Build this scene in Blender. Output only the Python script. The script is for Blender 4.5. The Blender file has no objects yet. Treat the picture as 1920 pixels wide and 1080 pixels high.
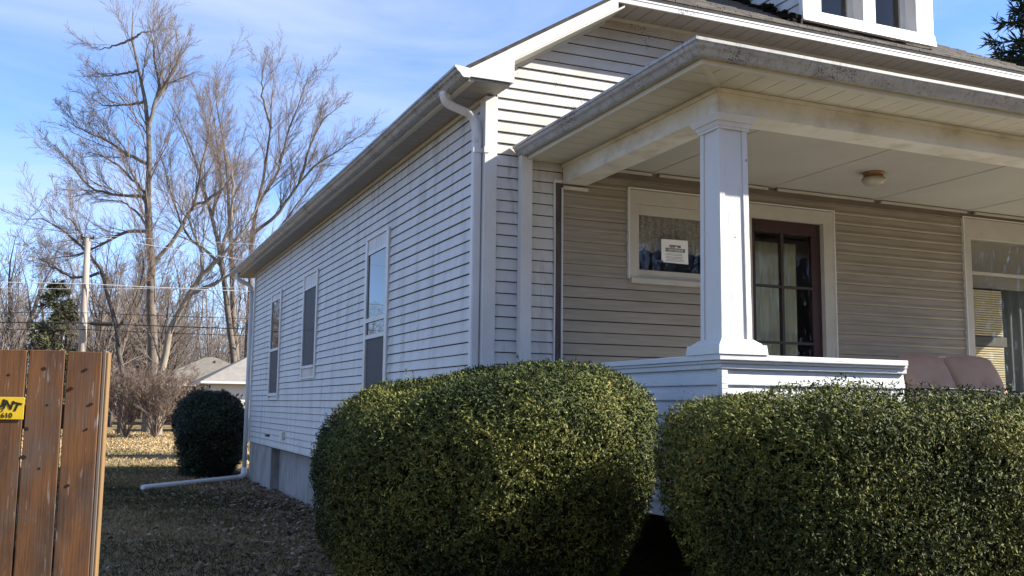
import bpy, math, random
import numpy as np
from mathutils import Matrix, Vector

random.seed(7)
rng = np.random.default_rng(7)
sc = bpy.context.scene
C = sc.collection
R = math.radians
PI = math.pi

# ------------------------------------------------------------------ camera
YAW, PITCH, ROLL, FPX = 0.402899696, 0.12006596, 0.0112203007, 1835.06
cam_d = bpy.data.cameras.new('camera')
cam = bpy.data.objects.new('camera', cam_d)
C.objects.link(cam)
cam_d.sensor_width = 36.0
cam_d.lens = FPX / 1920.0 * 36.0
cam_d.clip_start = 0.05
cam_d.clip_end = 3000.0
fwd = Vector((math.sin(YAW) * math.cos(PITCH), math.cos(YAW) * math.cos(PITCH), math.sin(PITCH)))
rt = Vector((math.cos(YAW), -math.sin(YAW), 0))
up = rt.cross(fwd)
rt2 = rt * math.cos(ROLL) + up * math.sin(ROLL)
up2 = -rt * math.sin(ROLL) + up * math.cos(ROLL)
cam.matrix_world = Matrix(((rt2.x, up2.x, -fwd.x, 0), (rt2.y, up2.y, -fwd.y, 0), (rt2.z, up2.z, -fwd.z, 1.6), (0, 0, 0, 1)))
sc.camera = cam

# ------------------------------------------------------------------ light
SUN = Vector((1.47, -0.637, 1.0)).normalized()
sun_d = bpy.data.lights.new('sun', 'SUN')
sun_d.energy = 4.7
sun_d.angle = R(0.5)
sun_d.color = (1.0, 0.93, 0.82)
sun = bpy.data.objects.new('sun', sun_d)
C.objects.link(sun)
sun.rotation_euler = SUN.to_track_quat('Z', 'Y').to_euler()
sun.location = (20, -10, 30)

world = bpy.data.worlds.new('World')
sc.world = world
world.use_nodes = True
wt = world.node_tree
bg = wt.nodes['Background']
bg.inputs['Strength'].default_value = 0.110
sky = wt.nodes.new('ShaderNodeTexSky')
sky.sky_type = 'NISHITA'
sky.sun_disc = False
sky.sun_elevation = math.asin(SUN.z)
sky.sun_rotation = math.atan2(SUN.x, SUN.y)
sky.air_density = 0.7
sky.dust_density = 0.15
sky.ozone_density = 5.0
tc = wt.nodes.new('ShaderNodeTexCoord')
mp = wt.nodes.new('ShaderNodeMapping')
mp.inputs['Rotation'].default_value = (R(12), R(24), R(35))
mp.inputs['Scale'].default_value = (1.1, 3.0, 5.5)
nz = wt.nodes.new('ShaderNodeTexNoise')
nz.inputs['Scale'].default_value = 1.7
nz.inputs['Detail'].default_value = 7
nz.inputs['Roughness'].default_value = 0.55
nz.inputs['Distortion'].default_value = 0.5
mr = wt.nodes.new('ShaderNodeMapRange')
mr.inputs['From Min'].default_value = 0.34
mr.inputs['From Max'].default_value = 0.78
mr.inputs['To Max'].default_value = 0.62
mx = wt.nodes.new('ShaderNodeMixRGB')
mx.inputs['Color2'].default_value = (2.9, 3.15, 3.7, 1)
wt.links.new(tc.outputs['Generated'], mp.inputs['Vector'])
wt.links.new(mp.outputs[0], nz.inputs['Vector'])
wt.links.new(nz.outputs['Fac'], mr.inputs['Value'])
wt.links.new(mr.outputs[0], mx.inputs['Fac'])
wt.links.new(sky.outputs[0], mx.inputs['Color1'])
wb = wt.nodes.new('ShaderNodeMixRGB')          # colour balance of the sky as the camera recorded it
wb.blend_type = 'MULTIPLY'
wb.inputs['Fac'].default_value = 1.0
wb.inputs['Color2'].default_value = (0.93, 0.955, 1.02, 1)
wt.links.new(mx.outputs[0], wb.inputs['Color1'])
wt.links.new(wb.outputs[0], bg.inputs['Color'])

sc.view_settings.view_transform = 'Standard'
sc.view_settings.look = 'None'
sc.view_settings.gamma = 1.0
sc.view_settings.use_curve_mapping = False
sc.view_settings.exposure = 1.6
sc.render.engine = 'CYCLES'
sc.cycles.max_bounces = 8
sc.cycles.diffuse_bounces = 4
sc.cycles.transparent_max_bounces = 12
sc.cycles.use_denoising = True


# ------------------------------------------------------------------ materials
def mat(name, col, rough=0.7, spec=0.4, noise=None, dirt=None, bump=None, metal=0.0, tint=None, streak=None, coords='pos', specks=None):
    """noise=(scale, colour, amount[, stretch])  dirt=list of the same  specks=(scale, threshold, colour)"""
    m = bpy.data.materials.new(name)
    m.use_nodes = True
    nt = m.node_tree
    b = nt.nodes['Principled BSDF']
    b.inputs['Roughness'].default_value = rough
    b.inputs['Specular IOR Level'].default_value = spec
    b.inputs['Metallic'].default_value = metal
    if coords == 'pos':
        g = nt.nodes.new('ShaderNodeNewGeometry')
        vec = g.outputs['Position']
    else:
        g = nt.nodes.new('ShaderNodeTexCoord')
        vec = g.outputs['Object']
    rgb = nt.nodes.new('ShaderNodeRGB')
    rgb.outputs[0].default_value = (*col, 1)
    cur = rgb.outputs[0]
    if tint:
        at = nt.nodes.new('ShaderNodeAttribute')
        at.attribute_name = 'tint'
        cr = nt.nodes.new('ShaderNodeValToRGB')
        els = cr.color_ramp.elements
        while len(els) > 1:
            els.remove(els[-1])
        els[0].position = tint[0][0]
        els[0].color = (*tint[0][1], 1)
        for p_, c_ in tint[1:]:
            e = els.new(p_)
            e.color = (*c_, 1)
        nt.links.new(at.outputs['Fac'], cr.inputs[0])
        cur = cr.outputs[0]
    layers = list(dirt or [])
    if noise:
        layers = [noise] + layers
    for L in layers:
        s, c, amt = L[:3]
        st = L[3] if len(L) > 3 else (1, 1, 1)
        lo, hi = L[4] if len(L) > 4 else (0.35, 0.7)
        mpn = nt.nodes.new('ShaderNodeMapping')
        mpn.inputs['Scale'].default_value = st
        n = nt.nodes.new('ShaderNodeTexNoise')
        n.inputs['Scale'].default_value = s
        n.inputs['Detail'].default_value = 6
        n.inputs['Roughness'].default_value = 0.6
        r_ = nt.nodes.new('ShaderNodeMapRange')
        r_.inputs['From Min'].default_value = lo
        r_.inputs['From Max'].default_value = hi
        r_.inputs['To Max'].default_value = amt
        mix = nt.nodes.new('ShaderNodeMixRGB')
        mix.inputs['Color2'].default_value = (*c, 1)
        nt.links.new(vec, mpn.inputs['Vector'])
        nt.links.new(mpn.outputs[0], n.inputs['Vector'])
        nt.links.new(n.outputs['Fac'], r_.inputs['Value'])
        nt.links.new(r_.outputs[0], mix.inputs['Fac'])
        nt.links.new(cur, mix.inputs['Color1'])
        cur = mix.outputs[0]
    if specks:
        s, thr, c = specks[:3]
        v = nt.nodes.new('ShaderNodeTexNoise')
        v.inputs['Scale'].default_value = s
        v.inputs['Detail'].default_value = 3
        big = nt.nodes.new('ShaderNodeTexNoise')
        big.inputs['Scale'].default_value = 2.6
        big.inputs['Detail'].default_value = 3
        add = nt.nodes.new('ShaderNodeMath')
        add.operation = 'MULTIPLY_ADD'
        add.inputs[1].default_value = 0.9
        gt = nt.nodes.new('ShaderNodeMapRange')
        gt.inputs['From Min'].default_value = thr
        gt.inputs['From Max'].default_value = thr + 0.05
        gt.inputs['To Max'].default_value = 0.9
        mix = nt.nodes.new('ShaderNodeMixRGB')
        mix.inputs['Color2'].default_value = (*c, 1)
        nt.links.new(vec, v.inputs['Vector'])
        nt.links.new(vec, big.inputs['Vector'])
        nt.links.new(big.outputs['Fac'], add.inputs[0])
        nt.links.new(v.outputs['Fac'], add.inputs[2])
        nt.links.new(add.outputs[0], gt.inputs['Value'])
        nt.links.new(gt.outputs[0], mix.inputs['Fac'])
        nt.links.new(cur, mix.inputs['Color1'])
        cur = mix.outputs[0]
    nt.links.new(cur, b.inputs['Base Color'])
    if bump:
        s, d = bump[:2]
        st = bump[2] if len(bump) > 2 else (1, 1, 1)
        mpn = nt.nodes.new('ShaderNodeMapping')
        mpn.inputs['Scale'].default_value = st
        n = nt.nodes.new('ShaderNodeTexNoise')
        n.inputs['Scale'].default_value = s
        n.inputs['Detail'].default_value = 5
        bp = nt.nodes.new('ShaderNodeBump')
        bp.inputs['Strength'].default_value = 1.0
        bp.inputs['Distance'].default_value = d
        nt.links.new(vec, mpn.inputs['Vector'])
        nt.links.new(mpn.outputs[0], n.inputs['Vector'])
        nt.links.new(n.outputs['Fac'], bp.inputs['Height'])
        nt.links.new(bp.outputs[0], b.inputs['Normal'])
    return m


def glass(name, tintc=(0.9, 0.91, 0.91), extra=0.0):
    m = bpy.data.materials.new(name)
    m.use_nodes = True
    nt = m.node_tree
    nt.nodes.remove(nt.nodes['Principled BSDF'])
    out = nt.nodes['Material Output']
    tr = nt.nodes.new('ShaderNodeBsdfTransparent')
    tr.inputs[0].default_value = (*tintc, 1)
    gl = nt.nodes.new('ShaderNodeBsdfGlossy')
    gl.inputs['Roughness'].default_value = 0.015
    fr = nt.nodes.new('ShaderNodeFresnel')
    fr.inputs[0].default_value = 1.52
    ad = nt.nodes.new('ShaderNodeMath')
    ad.operation = 'ADD'
    ad.inputs[1].default_value = extra
    mix = nt.nodes.new('ShaderNodeMixShader')
    geo = nt.nodes.new('ShaderNodeNewGeometry')
    front = nt.nodes.new('ShaderNodeMath')
    front.operation = 'SUBTRACT'
    front.inputs[0].default_value = 1.0
    mul = nt.nodes.new('ShaderNodeMath')
    mul.operation = 'MULTIPLY'
    nt.links.new(geo.outputs['Backfacing'], front.inputs[1])
    nt.links.new(fr.outputs[0], ad.inputs[0])
    nt.links.new(ad.outputs[0], mul.inputs[0])
    nt.links.new(front.outputs[0], mul.inputs[1])
    nt.links.new(mul.outputs[0], mix.inputs[0])
    nt.links.new(tr.outputs[0], mix.inputs[1])
    nt.links.new(gl.outputs[0], mix.inputs[2])
    nt.links.new(mix.outputs[0], out.inputs['Surface'])
    return m


M = {}
M['siding'] = mat('vinyl_siding_shaded', (0.58, 0.575, 0.56), 0.5, 0.3,  # base lightened to offset the side wall's shade; sunlit gable has its own copy
                  noise=(1.6, (0.52, 0.515, 0.495), 0.8),
                  dirt=[(2.2, (0.31, 0.31, 0.285), 0.9, (2.2, 2.2, 0.35), (0.50, 0.75)),
                        (7.0, (0.22, 0.24, 0.22), 0.8, (2.0, 2.0, 0.22), (0.56, 0.78)), (0.7, (0.50, 0.49, 0.46), 0.6, (1, 1, 1), (0.5, 0.7))],
                  bump=(90, 0.0006, (0.1, 0.1, 1)))
M['gable'] = mat('gable_siding_sunlit', (0.50, 0.48, 0.445), 0.5, 0.3,  # darker copy of the siding for the sunlit gable, with tan mottling
                 noise=(1.6, (0.46, 0.43, 0.375), 0.8),
                 dirt=[(1.1, (0.36, 0.31, 0.23), 0.95, (1, 1, 1.6), (0.46, 0.68)), (3.0, (0.30, 0.29, 0.25), 0.55, (1.5, 1.5, 0.5), (0.52, 0.78))],
                 specks=(70, 1.10, (0.12, 0.12, 0.10)))
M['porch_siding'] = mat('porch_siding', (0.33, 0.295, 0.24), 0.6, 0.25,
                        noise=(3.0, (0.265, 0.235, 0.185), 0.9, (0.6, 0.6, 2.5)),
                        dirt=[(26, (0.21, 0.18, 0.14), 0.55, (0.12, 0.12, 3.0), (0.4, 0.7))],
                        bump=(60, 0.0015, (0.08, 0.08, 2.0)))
M['sheath'] = mat('tar_paper', (0.03, 0.028, 0.026), 0.9, 0.1)
M['trim'] = mat('white_aluminium', (0.63, 0.635, 0.625), 0.45, 0.4,
                noise=(2.0, (0.51, 0.505, 0.485), 0.7),
                dirt=[(7, (0.40, 0.39, 0.35), 0.3, (2, 2, 0.4), (0.58, 0.8))])
M['paint'] = mat('white_paint', (0.58, 0.585, 0.58), 0.55, 0.35,
                 noise=(4.0, (0.54, 0.54, 0.53), 0.6, (3, 3, 0.5)),
                 dirt=[(18, (0.36, 0.35, 0.30), 0.5, (2, 2, 0.5), (0.63, 0.78))],
                 bump=(28, 0.004, (4, 4, 0.25)), specks=(30, 1.27, (0.10, 0.09, 0.07)))
M['rail_paint'] = mat('rail_paint', (0.58, 0.59, 0.59), 0.6, 0.3,
                      noise=(3.0, (0.50, 0.52, 0.53), 0.6),
                      dirt=[(12, (0.38, 0.37, 0.30), 0.6, (0.5, 0.5, 2), (0.58, 0.76))],
                      bump=(30, 0.004, (0.3, 0.3, 4)), specks=(26, 1.22, (0.12, 0.11, 0.07)))
M['beam'] = mat('beam_paint', (0.66, 0.65, 0.60), 0.6, 0.3,
                noise=(3.0, (0.54, 0.52, 0.45), 0.9),
                dirt=[(6, (0.36, 0.33, 0.27), 0.8, (0.7, 0.7, 1.2), (0.48, 0.74)), (2.2, (0.64, 0.645, 0.635), 0.7, (1, 1, 1), (0.5, 0.66))], bump=(20, 0.003), specks=(40, 1.24, (0.10, 0.09, 0.075)))
M['ceil'] = mat('ceiling_paint', (0.41, 0.40, 0.365), 0.7, 0.2, noise=(1.3, (0.36, 0.35, 0.315), 0.9))
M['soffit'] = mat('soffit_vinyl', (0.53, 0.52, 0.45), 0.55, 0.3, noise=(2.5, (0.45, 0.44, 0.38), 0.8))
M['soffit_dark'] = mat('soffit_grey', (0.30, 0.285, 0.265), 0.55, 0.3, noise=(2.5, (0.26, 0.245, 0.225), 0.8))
M['gutter'] = mat('gutter_metal', (0.36, 0.37, 0.375), 0.4, 0.4,
                  noise=(5, (0.235, 0.245, 0.25), 0.9, (1, 1, 3)),
                  dirt=[(22, (0.13, 0.135, 0.135), 0.75, (1.6, 1.6, 0.16), (0.5, 0.72))],
                  specks=(80, 1.09, (0.05, 0.05, 0.047)))
M['fascia'] = mat('fascia_metal', (0.56, 0.56, 0.545), 0.35, 0.45,
                  noise=(2, (0.52, 0.515, 0.49), 0.8),
                  dirt=[(2.5, (0.40, 0.385, 0.34), 0.7, (1, 1, 2), (0.5, 0.7))], specks=(75, 1.14, (0.14, 0.13, 0.12)))
M['shingle'] = mat('asphalt_shingle', (0.12, 0.108, 0.095), 0.9, 0.15,
                   noise=(14, (0.20, 0.175, 0.145), 0.9), dirt=[(180, (0.05, 0.05, 0.05), 0.6)], bump=(200, 0.004))
M['block'] = mat('foundation_concrete', (0.36, 0.345, 0.33), 0.9, 0.15,
                 noise=(5, (0.27, 0.255, 0.24), 0.8), dirt=[(2.5, (0.16, 0.13, 0.10), 0.8, (1, 1, 0.6), (0.45, 0.7)), (9, (0.20, 0.19, 0.18), 0.6, (2, 2, 0.4))],
                 bump=(60, 0.004))
M['dark_glass'] = mat('dark_glass', (0.02, 0.023, 0.028), 0.02, 0.5)
M['screen'] = mat('insect_screen', (0.05, 0.054, 0.062), 0.6, 0.3)
M['glass'] = glass('window_glass')
M['glass_pic'] = glass('picture_glass', extra=0.02)
M['maroon'] = mat('maroon_paint', (0.032, 0.012, 0.012), 0.4, 0.4, noise=(8, (0.045, 0.02, 0.02), 0.6))
M['muntin'] = mat('muntin_paint', (0.045, 0.035, 0.032), 0.5, 0.3)
M['oldwood'] = mat('bare_weathered_wood', (0.075, 0.062, 0.06), 0.85, 0.15,
                   noise=(22, (0.16, 0.14, 0.13), 0.6, (1, 1, 0.25)))
M['curtain'] = mat('curtain_cloth', (0.50, 0.51, 0.38), 0.9, 0.1, noise=(9, (0.40, 0.41, 0.30), 0.7, (2, 2, 0.3)))
M['lace'] = mat('lace_cloth', (0.50, 0.47, 0.42), 0.9, 0.1, noise=(45, (0.16, 0.15, 0.135), 0.8))
M['blind'] = mat('woven_blind', (0.80, 0.68, 0.43), 0.8, 0.2, noise=(30, (0.60, 0.48, 0.28), 0.8, (0.3, 0.3, 2)))
M['shade'] = mat('roller_shade', (0.38, 0.35, 0.30), 0.8, 0.2)
M['reflection_grey'] = mat('grey_reflection', (0.17, 0.185, 0.18), 0.9, 0.1, noise=(6, (0.12, 0.13, 0.13), 0.8, (2, 2, 0.3)))  # grey of the window reflection, put into cloth
M['rail_grey'] = mat('blind_rail_paint', (0.16, 0.15, 0.13), 0.7, 0.2)
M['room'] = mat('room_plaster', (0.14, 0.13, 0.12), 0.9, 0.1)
M['paper'] = mat('notice_paper', (0.84, 0.84, 0.82), 0.9, 0.1, noise=(12, (0.78, 0.78, 0.76), 0.5))
M['ink'] = mat('black_ink', (0.02, 0.02, 0.02), 0.8, 0.1)
M['greyink'] = mat('grey_ink', (0.22, 0.22, 0.22), 0.8, 0.1)
M['blue'] = mat('blue_tape', (0.05, 0.10, 0.22), 0.6, 0.3)
M['brass'] = mat('brass_metal', (0.30, 0.17, 0.09), 0.4, 0.5, metal=0.6, noise=(20, (0.2, 0.11, 0.06), 0.6))
M['frost'] = mat('frosted_glass', (0.34, 0.31, 0.255), 0.3, 0.5)
M['cushion'] = mat('mauve_cloth', (0.44, 0.30, 0.235), 0.95, 0.1, noise=(9, (0.37, 0.25, 0.20), 0.7), bump=(400, 0.001))
M['metal_dark'] = mat('dark_metal', (0.025, 0.022, 0.02), 0.5, 0.4)
M['cable'] = mat('black_rubber', (0.02, 0.02, 0.02), 0.5, 0.3)
M['ledge'] = mat('cream_ledge', (0.70, 0.64, 0.54), 0.6, 0.3, noise=(6, (0.6, 0.54, 0.44), 0.6))
M['pvc'] = mat('white_pvc', (0.72, 0.71, 0.68), 0.4, 0.4, noise=(6, (0.6, 0.59, 0.55), 0.6))
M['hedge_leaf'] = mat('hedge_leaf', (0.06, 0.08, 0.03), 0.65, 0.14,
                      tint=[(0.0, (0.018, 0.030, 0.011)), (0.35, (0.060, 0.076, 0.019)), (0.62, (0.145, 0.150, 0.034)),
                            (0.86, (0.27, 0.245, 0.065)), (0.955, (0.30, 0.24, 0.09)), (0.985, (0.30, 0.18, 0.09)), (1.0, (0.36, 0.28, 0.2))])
M['shrub_leaf'] = mat('shrub_leaf', (0.03, 0.045, 0.02), 0.5, 0.4,
                      tint=[(0.0, (0.008, 0.014, 0.007)), (0.6, (0.026, 0.04, 0.014)), (1.0, (0.055, 0.07, 0.022))])
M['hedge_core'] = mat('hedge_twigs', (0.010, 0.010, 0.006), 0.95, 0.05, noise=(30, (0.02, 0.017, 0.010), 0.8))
M['bark'] = mat('tree_bark', (0.17, 0.145, 0.12), 0.9, 0.1, noise=(6, (0.08, 0.066, 0.055), 0.8, (2, 2, 0.3)),
                dirt=[(3, (0.28, 0.25, 0.21), 0.5, (1, 1, 0.4), (0.55, 0.75))])
M['bark_dark'] = mat('dark_bark', (0.12, 0.10, 0.085), 0.9, 0.1, noise=(6, (0.055, 0.045, 0.04), 0.8, (2, 2, 0.3)))
M['bark_pale'] = mat('pale_bark', (0.27, 0.235, 0.18), 0.9, 0.1, noise=(6, (0.15, 0.125, 0.095), 0.8, (2, 2, 0.3)))
M['twig'] = mat('twig_bark', (0.21, 0.165, 0.125), 0.9, 0.1, noise=(2, (0.15, 0.11, 0.085), 0.8))
M['twig_far'] = mat('far_twig_bark', (0.21, 0.175, 0.15), 0.9, 0.1, noise=(0.3, (0.14, 0.115, 0.10), 0.8))
M['shrub_twig'] = mat('shrub_twig', (0.19, 0.145, 0.115), 0.9, 0.1, noise=(3, (0.12, 0.085, 0.07), 0.8))
M['needle'] = mat('conifer_needle', (0.03, 0.045, 0.02), 0.55, 0.35,
                  tint=[(0.0, (0.012, 0.022, 0.012)), (0.6, (0.03, 0.046, 0.022)), (1.0, (0.065, 0.08, 0.035))])
M['needle_pale'] = mat('spruce_needle', (0.06, 0.08, 0.04), 0.6, 0.3,
                       tint=[(0.0, (0.045, 0.05, 0.028)), (0.6, (0.105, 0.11, 0.055)), (1.0, (0.18, 0.16, 0.09))])
M['fence'] = mat('cedar_board', (0.13, 0.062, 0.028), 0.8, 0.2, coords='obj',
                 noise=(5, (0.07, 0.038, 0.021), 0.9, (3, 3, 0.5)),
                 dirt=[(2.4, (0.18, 0.083, 0.032), 0.75, (3, 3, 0.6), (0.45, 0.7)),
                       (26, (0.05, 0.034, 0.026), 0.22, (3, 3, 0.08), (0.5, 0.75)),
                       (3.0, (0.085, 0.072, 0.065), 0.7, (2, 2, 1.0), (0.5, 0.68)),
                       (1.6, (0.045, 0.032, 0.026), 0.75, (3.0, 3.0, 1.1), (0.50, 0.62)),
                       (19, (0.27, 0.245, 0.225), 0.6, (3.2, 3.2, 0.40), (0.62, 0.72))],
                 bump=(40, 0.0012, (3, 3, 0.15)))
M['fence_grey'] = mat('grey_cedar', (0.13, 0.112, 0.095), 0.85, 0.2, noise=(8, (0.085, 0.07, 0.06), 0.8, (4, 4, 0.3)))
M['fence_sunlit'] = mat('sunlit_edge_wood', (0.21, 0.13, 0.06), 0.7, 0.2, noise=(14, (0.14, 0.085, 0.04), 0.8, (3, 3, 0.2)))  # golden colour carries the sunlight on the end edge of the fence
M['knot'] = mat('wood_knot', (0.022, 0.013, 0.010), 0.8, 0.2)
M['yellow'] = mat('yellow_plate', (0.60, 0.42, 0.02), 0.45, 0.4, noise=(30, (0.5, 0.34, 0.02), 0.5))
M['steel'] = mat('screw_steel', (0.3, 0.28, 0.25), 0.4, 0.5, metal=0.8)
M['pole'] = mat('utility_pole_wood', (0.34, 0.29, 0.24), 0.9, 0.1, noise=(5, (0.22, 0.18, 0.15), 0.8, (2, 2, 0.2)))
M['wire_pale'] = mat('aluminium_wire', (0.55, 0.54, 0.52), 0.5, 0.4)
M['garage_wall'] = mat('garage_siding', (0.62, 0.59, 0.52), 0.6, 0.3, noise=(2, (0.54, 0.51, 0.45), 0.7))
M['garage_roof'] = mat('garage_shingle', (0.24, 0.225, 0.205), 0.9, 0.1, noise=(3, (0.18, 0.165, 0.15), 0.8))
M['far_roof'] = mat('far_shingle', (0.17, 0.155, 0.135), 0.9, 0.1, noise=(3, (0.12, 0.11, 0.095), 0.8))
M['shed_dark'] = mat('dark_boards', (0.07, 0.062, 0.056), 0.9, 0.1, noise=(4, (0.11, 0.095, 0.085), 0.7))
M['leaf_dead'] = mat('dead_leaf', (0.2, 0.14, 0.09), 0.8, 0.2,
                     tint=[(0, (0.07, 0.045, 0.032)), (0.5, (0.17, 0.12, 0.085)), (1.0, (0.34, 0.27, 0.21))])
M['grass'] = mat('dry_grass', (0.2, 0.17, 0.08), 0.85, 0.15,
                 tint=[(0, (0.05, 0.055, 0.022)), (0.3, (0.11, 0.10, 0.042)), (0.6, (0.23, 0.17, 0.085)), (1.0, (0.42, 0.31, 0.16))])
M['ground'] = mat('winter_lawn', (0.24, 0.172, 0.085), 0.95, 0.1,
                  noise=(0.45, (0.11, 0.092, 0.042), 0.8),
                  dirt=[(3.0, (0.10, 0.072, 0.045), 0.7, (1, 1, 1), (0.45, 0.7)), (25, (0.25, 0.19, 0.11), 0.5)], bump=(18, 0.03))


# ------------------------------------------------------------------ helpers
ROOTLOC = {}


def root_loc(parent):
    while parent is not None:
        if parent.name in ROOTLOC:
            return ROOTLOC[parent.name]
        parent = parent.parent
    return Vector((0, 0, 0))


def tag(o, label=None, cat=None, group=None, kind=None):
    if label:
        o['label'] = label
    if cat:
        o['category'] = cat
    if group:
        o['group'] = group
    if kind:
        o['kind'] = kind
    return o


def thing(name, label, cat, loc=(0, 0, 0), group=None):
    o = bpy.data.objects.new(name, None)
    o.empty_display_size = 0.2
    C.objects.link(o)
    o.location = loc
    ROOTLOC[o.name] = Vector(loc)
    return tag(o, label, cat, group)


class MB:
    """collects polygons in world coordinates"""

    def __init__(self):
        self.v = []
        self.f = []

    def poly(self, pts):
        i = len(self.v)
        self.v += [tuple(p) for p in pts]
        self.f.append(tuple(range(i, i + len(pts))))

    def box(self, x0, x1, y0, y1, z0, z1):
        i = len(self.v)
        self.v += [(x0, y0, z0), (x1, y0, z0), (x1, y1, z0), (x0, y1, z0), (x0, y0, z1), (x1, y0, z1), (x1, y1, z1), (x0, y1, z1)]
        for q in ((0, 3, 2, 1), (4, 5, 6, 7), (0, 1, 5, 4), (1, 2, 6, 5), (2, 3, 7, 6), (3, 0, 4, 7)):
            self.f.append(tuple(i + k for k in q))
        return self

    def loft(self, rings, closed=True, caps=True):
        n = len(rings[0])
        i = len(self.v)
        for r in rings:
            self.v += [tuple(p) for p in r]
        for a in range(len(rings) - 1):
            for k in range(n if closed else n - 1):
                k2 = (k + 1) % n
                self.f.append((i + a * n + k, i + a * n + k2, i + (a + 1) * n + k2, i + (a + 1) * n + k))
        if caps:
            self.f.append(tuple(i + k for k in range(n))[::-1])
            self.f.append(tuple(i + (len(rings) - 1) * n + k for k in range(n)))
        return self

    def prism(self, prof, axis, a, b):
        """prof: list of 2-D points in the plane across AXIS; x -> (y,z), y -> (x,z), z -> (x,y)"""
        def p3(p, t):
            return {'x': (t, p[0], p[1]), 'y': (p[0], t, p[1]), 'z': (p[0], p[1], t)}[axis]
        return self.loft([[p3(p, a) for p in prof], [p3(p, b) for p in prof]])

    def tube(self, path, r, n=8, caps=True, squash=None):
        path = [Vector(p) for p in path]
        rs = r if isinstance(r, (list, tuple)) else [r] * len(path)
        rings = []
        d0 = (path[1] - path[0]).normalized()
        ref = Vector((0, 0, 1)) if abs(d0.z) < 0.9 else Vector((0, 1, 0))
        u = d0.cross(ref).normalized()
        for k, p in enumerate(path):
            d = ((path[min(k + 1, len(path) - 1)] - path[max(k - 1, 0)])).normalized()
            u = (u - d * u.dot(d)).normalized()
            w = d.cross(u)
            su, sw = squash if squash else (1, 1)
            rings.append([p + (u * math.cos(2 * PI * j / n) * su + w * math.sin(2 * PI * j / n) * sw) * rs[k] for j in range(n)])
        return self.loft(rings, True, caps)

    def lathe(self, cx, cy, prof, n=24):
        rings = [[(cx + r * math.cos(2 * PI * j / n), cy + r * math.sin(2 * PI * j / n), z) for j in range(n)] for r, z in prof]
        return self.loft(rings, True, True)

    def build(self, name, m, parent=None, label=None, kind=None, smooth=False, bevel=0):
        o = L = root_loc(parent)
        me = bpy.data.meshes.new(name)
        me.from_pydata([(v[0] - L.x, v[1] - L.y, v[2] - L.z) for v in self.v], [], self.f)
        me.materials.append(M[m] if isinstance(m, str) else m)
        import bmesh
        bm = bmesh.new()
        bm.from_mesh(me)
        bmesh.ops.recalc_face_normals(bm, faces=bm.faces)
        bm.to_mesh(me)
        bm.free()
        if smooth:
            for p in me.polygons:
                p.use_smooth = True
        o = bpy.data.objects.new(name, me)
        C.objects.link(o)
        if parent:
            o.parent = parent
        if bevel:
            md = o.modifiers.new('bevel', 'BEVEL')
            md.width = bevel
            md.segments = 2
            md.limit_method = 'ANGLE'
        if label:
            o['label'] = label
        if kind:
            o['kind'] = kind
        return o


def B(name, m, parent, *args, **kw):
    return MB().box(*args).build(name, m, parent, **kw)


def np_mesh(name, V, F, m, parent=None, tint=None, smooth=False, kind=None, loc=None):
    V = np.asarray(V, dtype=np.float32)
    F = np.asarray(F, dtype=np.int32)
    L = root_loc(parent)
    V = V - np.array([L.x, L.y, L.z], dtype=np.float32)
    me = bpy.data.meshes.new(name)
    k = F.shape[1]
    me.vertices.add(len(V))
    me.vertices.foreach_set('co', V.ravel())
    me.loops.add(F.size)
    me.loops.foreach_set('vertex_index', F.ravel())
    me.polygons.add(len(F))
    me.polygons.foreach_set('loop_start', np.arange(0, F.size, k, dtype=np.int32))
    me.polygons.foreach_set('loop_total', np.full(len(F), k, dtype=np.int32))
    if smooth:
        me.polygons.foreach_set('use_smooth', np.ones(len(F), dtype=bool))
    if tint is not None:
        a = me.attributes.new('tint', 'FLOAT', 'FACE')
        a.data.foreach_set('value', np.asarray(tint, dtype=np.float32))
    me.materials.append(M[m] if isinstance(m, str) else m)
    me.update(calc_edges=True)
    o = bpy.data.objects.new(name, me)
    C.objects.link(o)
    if parent:
        o.parent = parent
    if kind:
        o['kind'] = kind
    return o


def norm(a):
    return a / np.maximum(np.linalg.norm(a, axis=-1, keepdims=True), 1e-9)


def tubes_np(P, r, sides):
    """P (N,K,3), r (N,K) -> V, F (quads)"""
    N, K, _ = P.shape
    d = np.empty_like(P)
    d[:, 1:-1] = P[:, 2:] - P[:, :-2] if K > 2 else 0
    d[:, 0] = P[:, 1] - P[:, 0]
    d[:, -1] = P[:, -1] - P[:, -2]
    d = norm(d)
    ref = np.where(np.abs(d[:, :1, 2:3]) < 0.8, np.array([[[0, 0, 1.0]]]), np.array([[[1.0, 0, 0]]]))
    u = norm(np.cross(d, np.broadcast_to(ref, d.shape)))
    w = np.cross(d, u)
    ang = np.arange(sides) * 2 * PI / sides
    V = P[:, :, None, :] + r[:, :, None, None] * (u[:, :, None, :] * np.cos(ang)[None, None, :, None] + w[:, :, None, :] * np.sin(ang)[None, None, :, None])
    base = (np.arange(N) * K * sides)[:, None, None]
    a = (np.arange(K - 1) * sides)[None, :, None]
    k = np.arange(sides)[None, None, :]
    k2 = (k + 1) % sides
    F = np.stack([base + a + k, base + a + k2, base + a + sides + k2, base + a + sides + k], -1).reshape(-1, 4)
    return V.reshape(-1, 3), F


def merge(parts):
    Vs, Fs, off = [], [], 0
    for V, F in parts:
        Vs.append(V)
        Fs.append(F + off)
        off += len(V)
    return np.concatenate(Vs), np.concatenate(Fs)


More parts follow.
